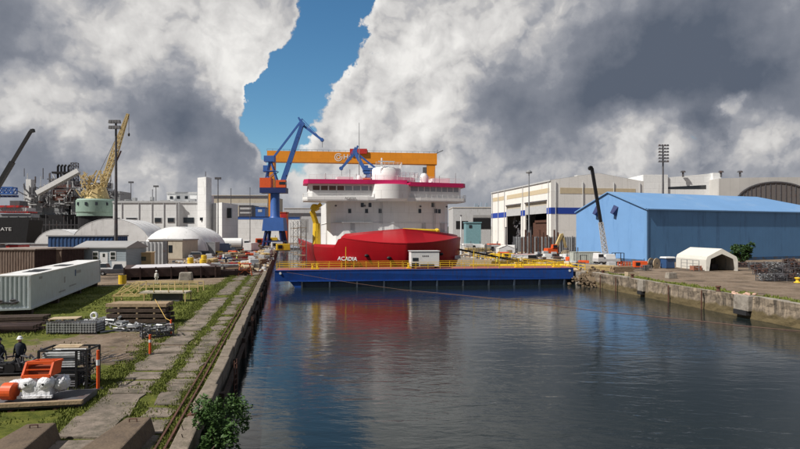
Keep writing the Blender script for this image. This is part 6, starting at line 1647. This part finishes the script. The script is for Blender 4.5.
def wr(x, a, b, c=0, d=1, sm=True):
    k = n.new('ShaderNodeMapRange'); k.interpolation_type = 'SMOOTHSTEP' if sm else 'LINEAR'; l.new(x, k.inputs[0])
    for i, q in enumerate((a, b, c, d)): k.inputs[i+1].default_value = q
    return k.outputs[0]
def wc(f, a, b):
    k = n.new('ShaderNodeMix'); k.data_type = 'RGBA'; k.clamp_factor = True; l.new(f, k.inputs['Factor'])
    for i, x in ((6, a), (7, b)):
        if isinstance(x, tuple): k.inputs[i].default_value = (*x, 1)
        else: l.new(x, k.inputs[i])
    return k.outputs[2]
def pd(px, py): return Vector(((px-400)/F, 1, (HY-py)/F)).normalized()
warp0 = wv('SUBTRACT', wn(DIR, 5, 7, .6, True), (.5, .5, .5))
DW = wv('ADD', DIR, wv('SCALE', warp0, .16))
warp1 = wv('SUBTRACT', wn(DIR, 3.2, 4, .5, True), (.5, .5, .5))
DB = wv('ADD', wv('ADD', DIR, wv('SCALE', warp1, .12)), wv('SCALE', wv('SUBTRACT', wn(DIR, 12, 6, .6, True), (.5, .5, .5)), .085))
def blobs(vec, lst, base=0.0):
    acc = None
    for (px, py, r, v) in lst:
        d = wv('DISTANCE', vec, pd(px, py)); f = wr(d, r/F*.35, r/F*1.25, v, 0)
        acc = f if acc is None else wm('ADD', acc, f)
    return wm('ADD', acc, base)
# openings in the cloud
def vor(vec, sc, det=4, sm=.7, ro=.5):
    k = n.new('ShaderNodeTexVoronoi'); k.feature = 'F1'; k.inputs['Scale'].default_value = sc; k.inputs['Detail'].default_value = det
    k.inputs['Roughness'].default_value = ro; k.normalize = True; l.new(vec, k.inputs['Vector']); return k.outputs['Distance']
hole = blobs(DW, [(330, 0, 42, 1), (344, 44, 30, .95), (312, 58, 44, 1), (286, 84, 30, .9), (292, 104, 38, .9), (272, 122, 32, .9), (284, 150, 34, .7), (262, 95, 14, .5), (335, -40, 56, 1),
                  (22, 76, 24, .34), (140, -6, 26, .5), (60, 2, 20, .25), (395, -60, 30, .5), (258, 172, 20, .5), (296, 196, 26, .4), (694, 140, 26, .42), (-300, -100, 100, 1), (1200, -200, 150, .8)])
cov = wm('SUBTRACT', 1.0, hole)
puffv = wv('ADD', DIR, wv('SCALE', wv('SUBTRACT', wn(DIR, 14, 4, .5, True), (.5, .5, .5)), .06))
p1 = vor(puffv, 11, 4, ro=.55); p2 = vor(wv('ADD', puffv, (-.012, 0, .016)), 11, 4, ro=.55)
fine = wn(DIR, 9, 8, .58)
cov = wm('ADD', cov, wm('MULTIPLY', wm('SUBTRACT', .34, p1), 1.0)); cov = wm('ADD', cov, wm('MULTIPLY', wm('SUBTRACT', fine, .5), .5))
dens = wr(cov, .42, .58)
bri = blobs(DB, [
 (190, 15, 70, .22), (250, 25, 60, .20), (90, 35, 60, .20), (140, 50, 50, .14), (255, 92, 24, .26), (230, 60, 40, .14),
 (395, 25, 55, .26), (410, 85, 60, .26), (345, 102, 36, .30), (455, 50, 60, .18), (350, 150, 50, .22), (300, 160, 36, .20), (450, 120, 40, .12),
 (440, 150, 60, .13), (520, 160, 60, .10), (590, 165, 70, .08), (550, 25, 80, .20), (620, 140, 40, .20), (660, 135, 34, .20), (768, 152, 34, .24), (742, 123, 12, .26), (790, 45, 50, .12), (480, 20, 50, .10),
 (50, 100, 40, .22), (10, 95, 30, .16), (90, 130, 40, .10), (110, 170, 60, .06), (170, 182, 70, .06), (30, 140, 40, .06), (640, 185, 90, .04), (400, 185, 90, .08), (240, 190, 60, .05),
 (14, 22, 40, -.16), (165, 108, 50, -.14), (215, 135, 50, -.17), (110, 100, 26, -.08), (45, 60, 20, -.06), (60, 165, 40, -.08), (160, 140, 40, -.06),
 (560, 98, 80, -.12), (640, 85, 70, -.12), (700, 75, 80, -.16), (770, 105, 40, -.10), (740, 15, 80, -.12), (712, 150, 24, -.2), (620, 55, 60, -.10), (490, 115, 50, -.12), (560, 110, 60, -.08), (770, 60, 60, -.06), (330, 200, 60, -.02), (20, 150, 60, -.06)], .395)
f0 = wn(DIR, 5, 4, .5); f1 = wn(wv('ADD', DIR, (-.03, 0, .04)), 5, 4, .5)
relief = wm('SUBTRACT', f0, f1)
f2 = wn(DIR, 14, 6, .58); f3 = wn(wv('ADD', DIR, (-.010, 0, .013)), 14, 6, .58)
relief2 = wm('SUBTRACT', f2, f3)
bri = wm('ADD', bri, wm('MULTIPLY', relief, .5)); bri = wm('ADD', bri, wm('MULTIPLY', relief2, .3))
lum = wr(bri, .32, .62, .12, 1)                       # puffs show where the cloud is sunlit
bri = wm('ADD', bri, wm('MULTIPLY', wm('MULTIPLY', wm('SUBTRACT', p2, p1), 1.35), lum))
bri = wm('ADD', bri, wm('MULTIPLY', wm('MULTIPLY', wm('SUBTRACT', .34, p1), .42), lum))
rim = wm('MULTIPLY', wr(cov, .42, .58), wr(cov, .58, .95, 1, 0)); bri = wm('ADD', bri, wm('MULTIPLY', rim, .22))
c = wc(wr(bri, .08, .40, sm=False), (.095, .115, .155), (.23, .245, .285))
c = wc(wr(bri, .36, .54, sm=False), c, (.37, .375, .40))
c = wc(wr(bri, .50, .70, sm=False), c, (.52, .51, .505))
c = wc(wr(bri, .64, 1.05, sm=False), c, (.80, .785, .76))
sp = n.new('ShaderNodeSeparateXYZ'); l.new(DIR, sp.inputs[0]); up = sp.outputs[2]
hor = wm('MULTIPLY', wr(up, .0, .10, 1, 0), .5); c = wc(hor, c, (.40, .415, .44))
# unseen sky behind the viewer and overhead, greyed to cut the fill light
back = wm('MULTIPLY', wr(sp.outputs[1], .45, -.15, 0, 1), .8); c = wc(back, c, (.15, .165, .2))
hs = n.new('ShaderNodeHueSaturation'); hs.inputs['Saturation'].default_value = 1.2; hs.inputs['Value'].default_value = 1.0; l.new(sky.outputs[0], hs.inputs['Color'])
skyc = wv('MULTIPLY', hs.outputs[0], (.085, .102, .098))
fin = wc(dens, skyc, c)
bg.inputs['Strength'].default_value = 1.0
l.new(fin, bg.inputs['Color'])

sun = bpy.data.lights.new('sun', 'SUN'); sun.energy = 4.9; sun.angle = math.radians(.53); sun.color = (1, .945, .87)
so = bpy.data.objects.new('sun', sun); COL.objects.link(so); so.rotation_euler = SUN.to_track_quat('Z', 'Y').to_euler(); so.location = (0, 0, 100)

cam = bpy.data.cameras.new('camera'); co = bpy.data.objects.new('camera', cam); COL.objects.link(co); co.location = (0, 0, CAMZ); co.rotation_euler = (PI/2, 0, 0)
cam.sensor_width = 36; cam.lens = 36*F/800; cam.shift_y = 8.5/800; cam.clip_end = 9000; cam.clip_start = .1
S.camera = co
S.view_settings.view_transform = 'Standard'; S.view_settings.look = 'None'; S.view_settings.exposure = .12; S.view_settings.gamma = 1; S.view_settings.use_curve_mapping = False
S.render.engine = 'CYCLES'
S.cycles.max_bounces = 5; S.cycles.use_denoising = True
